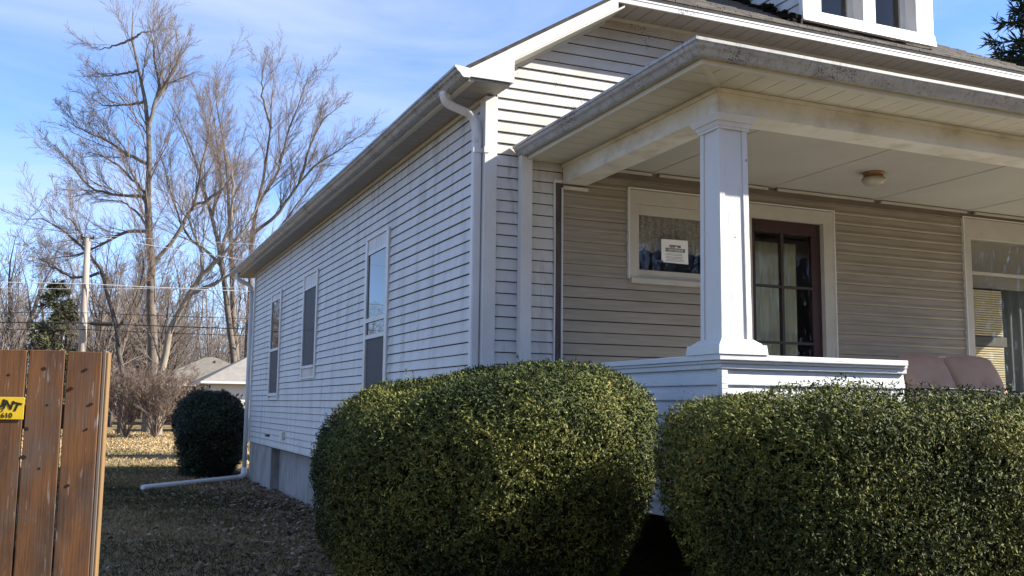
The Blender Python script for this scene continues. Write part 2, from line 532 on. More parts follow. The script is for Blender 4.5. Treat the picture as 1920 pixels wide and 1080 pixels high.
# ------------------------------------------------------------------ ground, lawn
def build_ground():
    n = 200
    xs = np.linspace(-1, 1, n)
    xs = np.sign(xs) * np.abs(xs) ** 2.2 * 600
    X, Y = np.meshgrid(xs, xs + 20)
    Z = 0.05 * np.sin(X * 0.31 + 1.0) * np.cos(Y * 0.23) * np.clip((np.hypot(X - 6, Y - 14) - 9) / 12, 0, 1)
    V = np.stack([X, Y, Z], -1).reshape(-1, 3)
    i = np.arange(n * n).reshape(n, n)
    F = np.stack([i[:-1, :-1], i[:-1, 1:], i[1:, 1:], i[1:, :-1]], -1).reshape(-1, 4)
    o = np_mesh('ground', V, F, 'ground', smooth=True)
    tag(o, 'dry winter lawn around the house, tan and green', None, None, 'structure')


build_ground()
bed = MB()  # unseen dark bed, added to cut light bouncing up from the ground
n_ = 40
ring_ = [(5.6 + 5.9 * math.copysign(abs(math.cos(a)) ** 0.6, math.cos(a)) + 0.12 * math.sin(a * 9), 4.9 + 2.75 * math.copysign(abs(math.sin(a)) ** 0.6, math.sin(a)) + 0.1 * math.sin(a * 7)) for a in [2 * PI * k / n_ for k in range(n_)]]
bed.loft([[(x, y, 0.004) for x, y in ring_], [(8 + (x - 8) * 0.97, 5 + (y - 5) * 0.95, 0.05) for x, y in ring_]])
M['mulch'] = mat('bounce_cut_mulch', (0.05, 0.034, 0.024), 0.95, 0.1, noise=(30, (0.09, 0.06, 0.04), 0.8), bump=(60, 0.02))
bed = bed.build('bounce_cut_bed', 'mulch')
tag(bed, 'unseen dark mulch bed added under the hedges to cut bounced light', None, None, 'structure')

# ------------------------------------------------------------------ the house
XC = 7.25                      # centre line of the house
XW, XE = 3.06, 2 * XC - 3.06   # side walls (siding face)
YF, YB = 7.79, 20.95           # front and back siding face
Z0 = 0.825                     # bottom of the siding
EXP = 0.1025                   # siding exposure
house = thing('house', 'pale lap-sided bungalow with front porch and clipped gable roof', 'house', (XC, YF, 0))

SL = 0.62                      # roof pitch
EX, EZ = 2.756, 4.44           # roof edge at the left eave
YR = 7.43                      # rake plane (front roof edge)
YRB = 21.85                    # back roof edge
CLX, CLZ = 4.2, 5.345          # where the clipped front eave meets the rake


def roof_z(x):
    return EZ + SL * ((x if x < XC else 2 * XC - x) - EX)


# siding profile: (outward offset, z)
PROF = [(0.0, 0.1020), (0.004, 0.1020), (0.0190, 0.0120), (0.0185, 0.0072), (0.003, 0.0072), (0.002, 0.012)]


PROF2 = [(0.0, 0.1022), (0.003, 0.1022), (0.0075, 0.050), (0.0165, 0.032), (0.021, 0.0175), (0.0085, 0.0025), (0.003, 0.0025), (0.002, 0.012)]


def board(name, plane, m, a, b, z, fa=None, fb=None, prof=PROF, sheath=None):
    """one lap board; plane 'x' (left wall, faces -X) runs in y, plane 'y' (front, faces -Y) runs in x; fa/fb(z) cut the ends"""
    mb = MB()
    ra, rb = [], []
    for o, dz in prof:
        zz = z + dz
        s = fa(zz) if fa else a
        e = fb(zz) if fb else b
        if plane == 'x':
            ra.append((sheath - o, s, zz))
            rb.append((sheath - o, e, zz))
        else:
            ra.append((s, sheath - o, zz))
            rb.append((e, sheath - o, zz))
    mb.loft([ra, rb])
    return mb.build(name, m, house)


def spans(a, b, holes):
    out = [(a, b)]
    for h0, h1 in holes:
        nxt = []
        for s, e in out:
            if h1 <= s or h0 >= e:
                nxt.append((s, e))
            else:
                if h0 - s > 0.02:
                    nxt.append((s, h0))
                if e - h1 > 0.02:
                    nxt.append((h1, e))
        out = nxt
    return out


SX = XW + 0.015                # sheathing face of the left wall
SY = YF + 0.010                # sheathing face of the front wall
# openings: side windows (y0, y1, z0, z1), outer casing
SIDE_W = [(10.76, 11.80, 1.72, 3.625), (14.61, 15.70, 1.98, 3.625), (17.69, 18.78, 1.66, 3.625)]
FRONT_W = [(4.484, 5.56, 2.735, 3.612), (5.725, 6.870, 1.13, 3.602), (8.677, 10.75, 1.60, 3.705)]

# wall cores (with real openings in the front wall)
mb = MB()
mb.box(SX, SX + 0.14, SY + 0.002, YB - 0.01, 0.80, 4.30)
mb.build('side_wall', 'sheath', house)
mb = MB()
xs = sorted({SX + 0.14} | {v for w in FRONT_W for v in (w[0] + 0.06, w[1] - 0.06)} | {XE - 0.02})
for i in range(len(xs) - 1):
    x0, x1 = xs[i], xs[i + 1]
    hole = [w for w in FRONT_W if w[0] + 0.05 < (x0 + x1) / 2 < w[1] - 0.05]
    if hole:
        w = hole[0]
        if w[2] > 0.9:
            mb.box(x0, x1, SY, SY + 0.14, 0.80, w[2] + 0.04)
        mb.box(x0, x1, SY, SY + 0.14, w[3] - 0.06, 4.30)
    else:
        mb.box(x0, x1, SY, SY + 0.14, 0.80, 4.30)
mb.prism([(SX + 0.2, 4.30), (XE - 0.2, 4.30), (2 * XC - 4.2, 5.236), (4.2, 5.236)], 'y', SY, SY + 0.10)
mb.build('front_wall', 'sheath', house)
mb = MB().box(XE - 0.14, XE, SY + 0.002, YB - 0.01, 0.0, 4.30)
mb.prism([(SX, 0.8), (XE - 0.145, 0.8), (XE - 0.145, 4.30), (XC, 6.6), (SX, 4.30)], 'y', YB - 0.15, YB - 0.012)
mb.build('rear_wall', 'siding', house)
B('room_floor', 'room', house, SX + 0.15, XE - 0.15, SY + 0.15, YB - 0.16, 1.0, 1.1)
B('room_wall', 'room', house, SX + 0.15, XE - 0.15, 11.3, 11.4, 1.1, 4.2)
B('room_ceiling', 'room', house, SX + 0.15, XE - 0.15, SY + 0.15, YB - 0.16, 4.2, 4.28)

# --- left wall boards
rows = int(round((4.30 - Z0) / EXP))
for k in range(rows):
    z = Z0 + k * EXP
    mid = z + EXP / 2
    holes = [(w[0] + 0.005, w[1] - 0.005) for w in SIDE_W if z >= w[2] - 0.012 and z + EXP <= w[3] + 0.012]
    for a, b in spans(7.90, 20.90, holes):
        cuts = [a]
        if b - a > 4 and k % 2 == 0:
            cuts.append(random.uniform(a + 1.2, b - 1.2))
        cuts.append(b)
        for c0, c1 in zip(cuts[:-1], cuts[1:]):
            dz_ = random.uniform(-0.0012, 0.0012)
            board('siding_board', 'x', 'siding', c0, c1 - (0.0025 if c1 < b else 0), z + dz_, sheath=SX + random.uniform(-0.001, 0.001))

# --- front boards: the strip left of the porch, the porch wall, the gable
xr = lambda zz: 3.142 + (zz - 4.562) / 0.635    # lower edge of the rake soffit at the wall
for k in range(int((5.235 - Z0) / EXP) + 1):
    z = Z0 + k * EXP
    mid = z + EXP / 2
    top = z + EXP
    if top < 3.82:
        board('siding_board', 'y', 'siding', 3.156, 3.716 if z < 3.57 else 3.80, z, sheath=SY)
        if z > 1.10:
            holes = [(w[0] + 0.004, w[1] - 0.004) for w in FRONT_W if z >= w[2] - 0.012 and z + EXP <= w[3] + 0.012]
            for a, b in spans(3.806, 11.2, holes):
                board('siding_board', 'y', 'porch_siding', a, b, z + random.uniform(-0.0012, 0.0012), sheath=SY, prof=PROF2 if (a > 6.5 or z > 2.75) else PROF)
    elif top < 5.25:
        if top < 4.50:
            board('siding_board', 'y', 'gable', 3.156, 2 * XC - 3.156, z, sheath=SY)
        else:
            fa = lambda zz: max(3.156, 3.21 + (zz - 4.62) * 1 / 0.62 + 0.02)
            board('siding_board', 'y', 'gable', 0, 0, z, fa=fa, fb=lambda zz: 2 * XC - fa(zz), sheath=SY)

# starter strip and side sill
B('starter_strip', 'siding', house, SX - 0.012, SX + 0.02, 7.90, 20.90, Z0 - 0.012, Z0 + 0.004)
# corner trims
mb = MB().box(3.036, 3.154, 7.764, SY - 0.001, Z0 - 0.01, 4.31).box(3.036, 3.062, SY - 0.001, 7.898, Z0 - 0.01, 4.31)
mb.build('corner_trim', 'trim', house, bevel=0.004)
B('corner_trim', 'trim', house, 3.040, 3.075, 20.90, 21.0, Z0 - 0.01, 4.30)

# foundation
B('foundation_pier', 'block', house, 3.085, 3.5, 18.35, 21.0, -0.3, Z0 - 0.013)
mb = MB().box(3.235, 3.55, 7.95, 18.349, -0.3, Z0 - 0.013)
mb.build('foundation_wall', 'block', house)
B('pipe_stub', 'metal_dark', house, 3.02, 3.075, 18.50, 18.56, 0.99, 1.03)
B('pipe_stub', 'metal_dark', house, 3.03, 3.075, 18.72, 18.80, 0.99, 1.025)
B('vent_cover', 'ledge', house, 3.01, 3.06, 16.95, 17.15, 0.99, 1.12)

# --- side windows
for i, (y0, y1, z0, z1) in enumerate(SIDE_W):
    xf = XW - 0.022
    c = 0.105 if i != 1 else 0.09
    mb = MB()
    mb.box(xf, SX, y0, y0 + c, z0, z1)
    mb.box(xf, SX, y1 - c, y1, z0, z1)
    mb.box(xf - 0.006, SX, y0 - 0.012, y1 + 0.012, z1 - 0.02, z1 + 0.008)
    mb.box(xf, SX, y0 + c, y1 - c, z0, z0 + 0.03)
    fr = mb.build('window_frame', 'trim', house, bevel=0.004)
    yi0, yi1 = y0 + c, y1 - c
    head = {0: 0.17, 1: 0.215, 2: 0.11}[i]
    B('head_panel', 'siding', fr, XW - 0.008, SX, yi0, yi1, z1 - head, z1 - 0.021)
    zt = z1 - head
    xg = XW - 0.004
    if i == 0:
        B('sash', 'trim', fr, XW - 0.02, XW - 0.002, yi0, yi1, 2.585, 2.635)
        B('sash', 'trim', fr, XW - 0.018, XW - 0.002, yi0, yi1, 2.385, 2.435)
        B('sash', 'trim', fr, XW - 0.014, XW - 0.002, yi0, yi1, zt - 0.035, zt)
        B('pane', 'dark_glass', fr, XW - 0.001, SX, yi0, yi1, 2.435, zt)
        B('insect_screen', 'screen', fr, XW, SX, yi0, yi1, z0 + 0.03, 2.385)
    elif i == 1:
        B('sash', 'trim', fr, XW - 0.016, XW - 0.002, yi0, yi1, zt - 0.025, zt)
        B('sash', 'screen', fr, XW - 0.006, XW - 0.001, yi0, yi1, 2.74, 2.77)
        B('insect_screen', 'screen', fr, XW, SX, yi0, yi1, 2.19, zt - 0.02)
        B('sill', 'trim', fr, XW - 0.035, SX, yi0 - 0.02, yi1 + 0.02, 2.145, 2.185)
        B('sill_panel', 'siding', fr, XW - 0.01, SX, yi0, yi1, z0 + 0.03, 2.145)
    else:
        B('sash', 'trim', fr, XW - 0.02, XW - 0.002, yi0, yi1, 2.555, 2.605)
        B('sash', 'trim', fr, XW - 0.016, XW - 0.002, yi0, yi1, zt - 0.03, zt)
        B('pane', 'dark_glass', fr, XW - 0.001, SX, yi0, yi1, 2.605, zt)
        B('insect_screen', 'screen', fr, XW, SX, yi0, yi1, 1.80, 2.555)
        B('sill', 'trim', fr, XW - 0.03, SX, yi0 - 0.02, yi1 + 0.02, 1.735, 1.79)

# --- roof shell
TH = 0.035
mb = MB()
for s in (1, -1):
    fx = lambda x: x if s == 1 else 2 * XC - x
    top = [(EX - 0.02, YR - 0.007), (EX - 0.02, YRB), (XC, YRB), (XC, YR + (XC - CLX)), (CLX, YR - 0.007)]
    up_ = [(fx(x), y, roof_z(x)) for x, y in top]
    dn_ = [(x, y, z - TH) for x, y, z in up_]
    mb.loft([dn_, up_])
hipz = lambda y: CLZ + SL * (y - YR)
tri = [(CLX, YR - 0.007), (2 * XC - CLX, YR - 0.007), (XC, YR + (XC - CLX))]
mb.loft([[(x, y, hipz(y) - TH) for x, y in tri], [(x, y, hipz(y)) for x, y in tri]])
M['roof_shadow_dark'] = mat('shadow_dark_shingle', (0.045, 0.042, 0.04), 0.9, 0.15, noise=(14, (0.08, 0.075, 0.068), 0.9), bump=(200, 0.004))  # roof darkened so its edge reads as drip edge and shingle shadow
roof = mb.build('roof', 'roof_shadow_dark', house)
# shingle courses on the clipped front slope, each tab a little proud
mb = MB()
dy = 0.125
for k in range(14):
    y0 = YR - 0.012 + k * dy
    xl, xr_ = CLX + max(0, y0 - YR), 2 * XC - CLX - max(0, y0 - YR)
    x = xl + random.uniform(-0.3, 0)
    while x < xr_:
        w = random.uniform(0.15, 0.34)
        a, b = max(x, xl), min(x + w - 0.008, xr_)
        if b - a > 0.03:
            t = random.uniform(0.010, 0.02)
            zz = lambda y: hipz(y) + 0.001
            mb.loft([[(a, y0, zz(y0)), (b, y0, zz(y0)), (b, y0 + dy, zz(y0 + dy)), (a, y0 + dy, zz(y0 + dy))],
                     [(a, y0, zz(y0) + t), (b, y0, zz(y0) + t), (b, y0 + dy, zz(y0 + dy) + 0.003), (a, y0 + dy, zz(y0 + dy) + 0.003)]])
        x += w
mb.build('shingles', 'shingle', roof, kind='stuff')

# --- front fascia, rakes, soffits of the main roof
FB = CLZ - 0.105
B('fascia', 'fascia', house, CLX - 0.05, 2 * XC - CLX + 0.05, YR, YR + 0.02, FB, CLZ - 0.037)
mb = MB().box(CLX, 2 * XC - CLX, YR - 0.005, YR - 0.001, CLZ - 0.058, CLZ - 0.038)
mb.build('drip_edge', 'trim', house)
for s in (1, -1):
    f = lambda x: x if s == 1 else 2 * XC - x
    # rake board
    pts = [(3.10, roof_z(3.10) - 0.036), (CLX - 0.02, roof_z(CLX - 0.02) - 0.036), (CLX - 0.02, roof_z(CLX - 0.02) - 0.145), (3.10, roof_z(3.10) - 0.145)]
    MB().prism([(f(x), z) for x, z in pts], 'y', YR - 0.002, YR + 0.02).build('rake_board', 'trim', house)
    # lower lip of the rake
    pts = [(3.165, roof_z(3.165) - 0.147), (CLX + 0.05, roof_z(CLX + 0.05) - 0.147), (CLX + 0.05, roof_z(CLX + 0.05) - 0.165), (3.165, roof_z(3.165) - 0.165)]
    MB().prism([(f(x), z) for x, z in pts], 'y', YR + 0.004, SY - 0.03).build('rake_soffit', 'soffit', house)
    pts = [(3.165, roof_z(3.165) - 0.166), (CLX + 0.03, roof_z(CLX + 0.03) - 0.166), (CLX + 0.03, roof_z(CLX + 0.03) - 0.19), (3.165, roof_z(3.165) - 0.19)]
    MB().prism([(f(x), z) for x, z in pts], 'y', SY - 0.029, SY - 0.002).build('rake_trim', 'soffit', house)
    # boxed return
    pts = [(EX + 0.001, 4.335), (3.165, 4.335), (3.165, roof_z(3.165) - 0.038), (EX + 0.001, roof_z(EX) - 0.038)]
    MB().prism([(f(x), z) for x, z in pts], 'y', YR - 0.006, YR + 0.014).build('return_box', 'trim', house)
    pts = [(3.14, 4.337), (3.1645, 4.337), (3.1645, roof_z(3.1645) - 0.15), (3.14, roof_z(3.14) - 0.15)]
    MB().prism([(f(x), z) for x, z in pts], 'y', YR + 0.015, SY - 0.02).build('return_side', 'soffit', house)

# boxed return soffit and the side eave soffit panels
SZ = 4.312
y = YR + 0.016
n_p = 0
rest = MB()
while y < 21.82:
    y1 = min(y + 0.16, 21.83)
    x1 = 3.138 if y1 < 7.76 else 3.036
    q = (EX + 0.018, x1, y + 0.004, y1 - 0.003, SZ, SZ + 0.010)
    if n_p < 60:
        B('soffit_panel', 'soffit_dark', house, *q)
    else:
        rest.box(*q)
    n_p += 1
    y += 0.16
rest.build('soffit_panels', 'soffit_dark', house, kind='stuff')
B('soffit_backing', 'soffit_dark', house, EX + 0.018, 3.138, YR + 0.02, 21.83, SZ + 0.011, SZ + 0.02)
B('eave_fascia', 'fascia', house, EX, EX + 0.017, YR + 0.015, 21.83, SZ - 0.012, EZ - 0.045)
B('wall_crown', 'soffit', house, 3.030, 3.052, 7.90, 20.98, SZ - 0.034, SZ - 0.002)
B('soffit_rail', 'soffit', house, EX + 0.018, EX + 0.05, YR + 0.02, 21.83, SZ - 0.012, SZ - 0.002)

# front soffit of the clipped eave
x = CLX - 0.1
n_p = 0
while x < 2 * XC - CLX:
    B('soffit_panel', 'soffit_dark', house, x + 0.004, x + 0.152, YR + 0.022, SY - 0.03, FB + 0.008, FB + 0.018)
    x += 0.156
B('soffit_trim', 'soffit', house, CLX + 0.04, 2 * XC - CLX - 0.04, SY - 0.029, SY - 0.004, FB - 0.018, FB + 0.008)
B('soffit_backing', 'soffit_dark', house, CLX - 0.1, 2 * XC - CLX + 0.1, YR + 0.022, SY + 0.1, FB + 0.019, FB + 0.03)

# K-style gutter profile: (outward, z offset from the top lip)
KP = [(0.0, -0.012), (0.0, -0.092), (0.052, -0.094), (0.062, -0.085), (0.080, -0.058), (0.098, -0.044), (0.108, -0.024),
      (0.118, -0.020), (0.118, 0.0), (0.110, 0.0), (0.109, -0.014), (0.100, -0.018), (0.090, -0.036), (0.072, -0.050), (0.056, -0.076), (0.006, -0.084), (0.006, -0.012)]


def gutter_run(path_fn, n, name, zt, m='gutter', caps=True, zfn=None):
    mb = MB()
    rings = []
    for i in range(n):
        rings.append([path_fn(i, o) + (zt + dz + (zfn(i) if zfn else 0),) for o, dz in KP])
    mb.loft(rings, True, caps)
    return mb.build(name, m, house)


ge = gutter_run(lambda i, o: (EX - 0.002 - o * 1.14, 7.40 + i * (21.84 - 7.40) / 12), 13, 'eave_gutter', 4.405,
                zfn=lambda i: 0.004 * math.sin(i * 1.7))
MB().prism([(EX - 0.003 - o * 1.14, 4.405 + dz) for o, dz in KP[:10]], 'y', 7.394, 7.3995).build('end_cap', 'trim', ge)

# --- front downspout beside the corner
def rect_tube(path, hw, hd, ax_u, flute=False):
    mb = MB()
    rings = []
    path = [Vector(p) for p in path]
    ax_u = Vector(ax_u)
    for k, p in enumerate(path):
        d = (path[min(k + 1, len(path) - 1)] - path[max(k - 1, 0)]).normalized()
        w = d.cross(ax_u).normalized()
        sc_ = 1.0
        ring = []
        prof = [(-1, -1), (-0.6, -1.0), (-0.5, -0.9), (-0.2, -0.9), (-0.1, -1), (0.1, -1), (0.2, -0.9), (0.5, -0.9), (0.6, -1), (1, -1), (1, 1), (-1, 1)] if flute else \
            [(-1, -0.75), (-0.75, -1), (0.75, -1), (1, -0.75), (1, 0.75), (0.75, 1), (-0.75, 1), (-1, 0.75)]
        for a, b in prof:
            ring.append(p + ax_u * a * hw * sc_ + w * b * hd * sc_)
        rings.append(ring)
    mb.loft(rings)
    return mb


def arc(p0, p1, p2, n=7):
    p0, p1, p2 = Vector(p0), Vector(p1), Vector(p2)
    return [(p0 * (1 - t) ** 2 + p1 * 2 * t * (1 - t) + p2 * t * t) for t in [i / (n - 1) for i in range(n)]]


dsx, dsy = 2.99, 7.845
path = arc((2.70, 7.885, 4.325), (2.70, 7.885, 4.225), (2.78, 7.872, 4.20)) + arc((2.90, 7.855, 4.158), (dsx, 7.845, 4.13), (dsx, dsy, 3.99))
ds = rect_tube(path + [Vector((dsx, dsy, 3.90))], 0.040, 0.036, (0.9, 0.43, 0)).build('downspout_elbow', 'trim', house)
# crimps on the elbow
for t in range(1, 6):
    p = path[t]
    d = (path[t + 1] - path[t - 1]).normalized()
    rect_tube([p - d * 0.006, p + d * 0.006], 0.0425, 0.0385, (0.9, 0.43, 0)).build('elbow_crimp', 'trim', ds)
dp = rect_tube([(dsx, dsy, 3.97), (dsx, dsy, 0.25)], 0.038, 0.036, (1, 0, 0)).build('downspout', 'trim', house)
mb = MB().box(dsx - 0.045, dsx + 0.045, dsy - 0.043, dsy - 0.037, 3.80, 3.84).box(dsx + 0.040, dsx + 0.085, dsy - 0.087, dsy - 0.081, 3.795, 3.845)
mb.build('strap', 'trim', dp)

# --- back downspout
mb = MB().tube([(2.70, 21.10, 4.32), (2.70, 21.10, 4.22), (2.74, 21.08, 4.17), (2.93, 21.06, 4.08), (2.985, 21.05, 4.02), (3.0, 21.05, 3.9)], 0.045, 10)
mb.tube([(3.0, 21.05, 3.95), (3.0, 21.05, 0.28)], 0.045, 10)
mb.build('downspout', 'trim', house, label='round downspout at the rear corner', smooth=True)

# --- fluted porch downspout against the front wall
mb = rect_tube([(3.415, 7.742, 3.80), (3.415, 7.742, 0.15)], 0.052, 0.040, (1, 0, 0), flute=True)
mb.build('downspout', 'trim', house, label='fluted downspout under the porch gutter')

# --- bare wood strip with torn trim where the porch wall begins
B('bare_wood_strip', 'oldwood', house, 3.728, 3.792, SY - 0.012, SY + 0.001, 0.83, 3.60, label='dark bare wood strip where trim has come off')
mb = MB().loft([[(3.712, SY - 0.028, 3.60), (3.726, SY - 0.028, 3.60), (3.726, SY, 3.60), (3.712, SY, 3.60)],
                [(3.720, SY - 0.028, 2.9), (3.732, SY - 0.028, 2.9), (3.732, SY, 2.9), (3.720, SY, 2.9)],
                [(3.714, SY - 0.026, 0.83), (3.727, SY - 0.026, 0.83), (3.727, SY, 0.83), (3.714, SY, 0.83)]])
mb.build('channel_trim', 'trim', house)
MB().box(3.792, 3.805, SY - 0.028, SY, 0.83, 3.56).build('channel_trim', 'trim', house)
B('channel_cap', 'trim', house, 3.712, 3.80, SY - 0.034, SY, 3.602, 3.625)
B('wall_nailer', 'beam', house, 3.806, 4.05, SY - 0.04, SY - 0.017, 3.545, 3.572)

# --- porch: deck, beams, ceiling
PX, PY = 3.80, 5.39
B('porch_deck', 'beam', house, PX + 0.06, 11.2, PY + 0.04, SY - 0.02, 1.06, 1.13)
BZ0, BZ1 = 3.597, 3.768
mb = MB()
mb.box(PX, PX + 0.24, PY + 0.24, SY - 0.018, BZ0, BZ1)
mb.build('porch_beam', 'beam', house, label='side beam of the porch', bevel=0.004)
mb = MB().box(PX, 11.2, PY, PY + 0.239, BZ0, BZ1)
mb.build('porch_beam', 'beam', house, label='front beam of the porch', bevel=0.004)
B('beam_bead', 'beam', house, PX - 0.012, 11.2, PY - 0.014, PY - 0.001, BZ1 - 0.03, BZ1)
B('beam_bead', 'beam', house, PX - 0.014, PX - 0.001, PY - 0.001, SY - 0.018, BZ1 - 0.03, BZ1)
M['casing'] = mat('casing_paint', (0.46, 0.435, 0.38), 0.6, 0.3, noise=(4, (0.39, 0.365, 0.32), 0.8),
                  dirt=[(14, (0.30, 0.28, 0.24), 0.5, (1, 1, 0.5), (0.6, 0.78))])
pc = B('porch_ceiling', 'ceil', house, PX + 0.01, 11.2, PY + 0.01, SY - 0.018, 3.792, 3.83)
for xb in (4.76, 6.12, 7.46, 8.78, 10.1):
    B('ceiling_batten', 'ceil', pc, xb - 0.024, xb + 0.024, PY + 0.241, SY - 0.02, 3.787, 3.7915)
for x0, x1 in ((4.06, 4.72), (4.80, 6.05), (6.17, 7.40), (7.50, 8.72), (8.84, 10.05)):
    B('ceiling_mould', 'casing', pc, x0, x1, SY - 0.05, SY - 0.02, 3.757, 3.781)

M['frieze'] = mat('frieze_paint', (0.15, 0.12, 0.095), 0.7, 0.2, noise=(6, (0.11, 0.088, 0.07), 0.8))
B('frieze_board', 'frieze', house, 4.045, 11.2, SY - 0.030, SY - 0.021, 3.700, 3.756)

# porch soffit
GX, GY = 3.42, 5.015   # gutter back planes
PS = 3.770
y = GY + 0.02
while y < SY - 0.05:
    a, b = y + 0.003, min(y + 0.166, SY - 0.03)
    # mitre against the hip line
    x0 = GX + 0.03
    x1 = PX - 0.016
    xa = x1 if a - GY > x1 - GX else max(x0, GX + (a - GY))
    xb = x1 if b - GY > x1 - GX else max(x0, GX + (b - GY))
    if xb - x0 > 0.02:
        MB().loft([[(x0, a, PS), (xa, a, PS), (xb, b, PS), (x0, b, PS)], [(x0, a, PS + 0.01), (xa, a, PS + 0.01), (xb, b, PS + 0.01), (x0, b, PS + 0.01)]]).build('soffit_panel', 'soffit_dark' if False else 'soffit', house)
    y += 0.170
x = GX + 0.02
while x < 11.0:
    a, b = x + 0.003, x + 0.166
    y0, y1 = GY + 0.03, PY - 0.016
    ya = y1 if a - GX > y1 - GY else max(y0, GY + (a - GX))
    yb = y1 if b - GX > y1 - GY else max(y0, GY + (b - GX))
    if yb - y0 > 0.02:
        MB().loft([[(a, y0, PS), (b, y0, PS), (b, yb, PS), (a, ya, PS)], [(a, y0, PS + 0.01), (b, y0, PS + 0.01), (b, yb, PS + 0.01), (a, ya, PS + 0.01)]]).build('soffit_panel', 'soffit', house)
    x += 0.170
mb = MB()
d = 0.02
mb.loft([[(GX - d + 0.02, GY + d, PS - 0.006), (GX + d + 0.02, GY - d + 0.02, PS - 0.006), (PX + d - 0.02, PY - d - 0.02, PS - 0.006), (PX - d - 0.02, PY + d - 0.02, PS - 0.006)],
         [(GX - d + 0.02, GY + d, PS - 0.001), (GX + d + 0.02, GY - d + 0.02, PS - 0.001), (PX + d - 0.02, PY - d - 0.02, PS - 0.001), (PX - d - 0.02, PY + d - 0.02, PS - 0.001)]])
mb.build('hip_trim', 'soffit', house)
mb = MB().box(GX, GX + 0.03, GY + 0.03, SY - 0.03, PS - 0.012, PS + 0.1).box(GX, 11.2, GY, GY + 0.029, PS - 0.012, PS + 0.1)
mb.build('porch_fascia', 'soffit', house)
B('soffit_backing', 'soffit_dark', house, GX + 0.031, PX + 0.01, GY + 0.031, SY - 0.02, PS + 0.011, PS + 0.02)
B('soffit_backing', 'soffit_dark', house, PX + 0.011, 11.2, GY + 0.031, PY + 0.01, PS + 0.011, PS + 0.02)


def porch_gutter_path(i, o):
    o = o * 0.97
    pts = [(GX - o, SY - 0.02), (GX - o, 7.2), (GX - o, 6.5), (GX - o, 5.8), (GX - o, GY - o), (5.0, GY - o), (6.0, GY - o), (7.0, GY - o), (8.2, GY - o), (9.5, GY - o), (11.3, GY - o)]
    return pts[i]


gutter_run(porch_gutter_path, 11, 'porch_gutter', 3.882, zfn=lambda i: [0, .003, -.002, .002, 0, -.003, .003, 0, -.004, .002, 0][i])
# porch roof (low hip)
mb = MB()
pr_ = [(GX + 0.002, GY + 0.002, 3.885), (11.2, GY + 0.002, 3.885), (11.2, SY - 0.03, 4.38), (GX + 2.7, SY - 0.03, 4.36), (GX + 0.002, SY - 0.03, 3.885)]
mb.poly(pr_[:1] + pr_[1:4])
mb.poly([pr_[0], pr_[3], pr_[4]])
mb.poly([(x, y, 3.8701) for x, y, z in (pr_[0], pr_[1], (11.2, SY - 0.03, 0), pr_[4])])
mb.build('porch_roof', 'shingle', house)

# --- porch column
CXm, CYm = 3.80 + 0.146, 5.39 + 0.146
col = None
mb = MB()
hb, ht = 0.1235, 0.1135


def sq(cx, cy, h, z):
    return [(cx - h, cy - h, z), (cx + h, cy - h, z), (cx + h, cy + h, z), (cx - h, cy + h, z)]


mb.loft([sq(CXm, CYm, hb - 0.009, 2.0), sq(CXm, CYm, ht - 0.009, BZ0)])
col = mb.build('porch_column', 'paint', house)
for sx in (-1, 1):
    for sy in (-1, 1):
        # corner stile: L made of two boards
        st = 0.042
        def q(h, z, sx=sx, sy=sy):
            x0, x1 = CXm + sx * h, CXm + sx * (h - st)
            y0, y1 = CYm + sy * h, CYm + sy * (h - st)
            return [(x0, y0, z), (x1, y0, z), (x1, y0 - sy * 0.012, z), (x0 - sx * 0.012, y0 - sy * 0.012, z), (x0 - sx * 0.012, y1, z), (x0, y1, z)]
        MB().loft([q(hb, 2.03), q(ht, BZ0 - 0.001)]).build('stile', 'paint', col)
for (za, zb, h0, h1) in ((3.497, 3.515, 0.124, 0.124), (3.515, 3.545, 0.128, 0.142), (3.545, 3.592, 0.150, 0.172)):
    MB().loft([sq(CXm, CYm, h0, za + 0.0005), sq(CXm, CYm, h1, zb)]).build('capital', 'paint', col)
for (za, zb, h0, h1) in ((1.956, 2.022, 0.196, 0.190), (2.022, 2.038, 0.172, 0.160), (2.038, 2.06, 0.156, 0.130)):
    MB().loft([sq(CXm, CYm, h0, za), sq(CXm, CYm, h1, zb - 0.0005)]).build('column_base', 'paint', col)

# --- porch rail wall (solid, sided)
RP = [(0.0, 0.1020), (0.004, 0.1020), (0.022, 0.006), (0.021, 0.0), (0.004, 0.0), (0.002, 0.01)]
REND = 5.385
RZ = 1.862
def rail_board(plane, a, b, z, sheath, par):
    ra, rb = [], []
    for o, dz in RP:
        if plane == 'x':
            ra.append((sheath - o, a, z + dz)); rb.append((sheath - o, b, z + dz))
        else:
            ra.append((a, sheath - o, z + dz)); rb.append((b, sheath - o, z + dz))
    MB().loft([ra, rb]).build('rail_board', 'rail_paint', par)


mb = MB().box(PX + 0.024, REND - 0.01, PY + 0.024, PY + 0.20, 0.87, RZ + 0.06)
mb.box(PX + 0.024, PX + 0.20, PY + 0.201, SY - 0.02, 0.87, RZ + 0.06)
rail = mb.build('porch_rail_wall', 'rail_paint', house)
z = RZ - EXP - 0.004
while z > 0.80:
    rail_board('x', PY + 0.052, SY - 0.03, z, PX + 0.026, rail)
    rail_board('y', PX + 0.052, REND, z, PY + 0.026, rail)
    z -= EXP
mb = MB().box(PX, PX + 0.05, PY, PY + 0.026, 0.86, RZ).box(PX, PX + 0.026, PY + 0.0261, PY + 0.052, 0.86, RZ)
mb.build('corner_post', 'rail_paint', rail, bevel=0.003)


def rail_layer(name, out, z0, z1, end):
    mb = MB().box(PX - out, end, PY - out, PY + 0.20 + out, z0, z1)
    mb.box(PX - out, PX + 0.20 + out, PY + 0.201 + out, SY - 0.03, z0, z1)
    mb.build(name, 'rail_paint', rail, bevel=0.004)


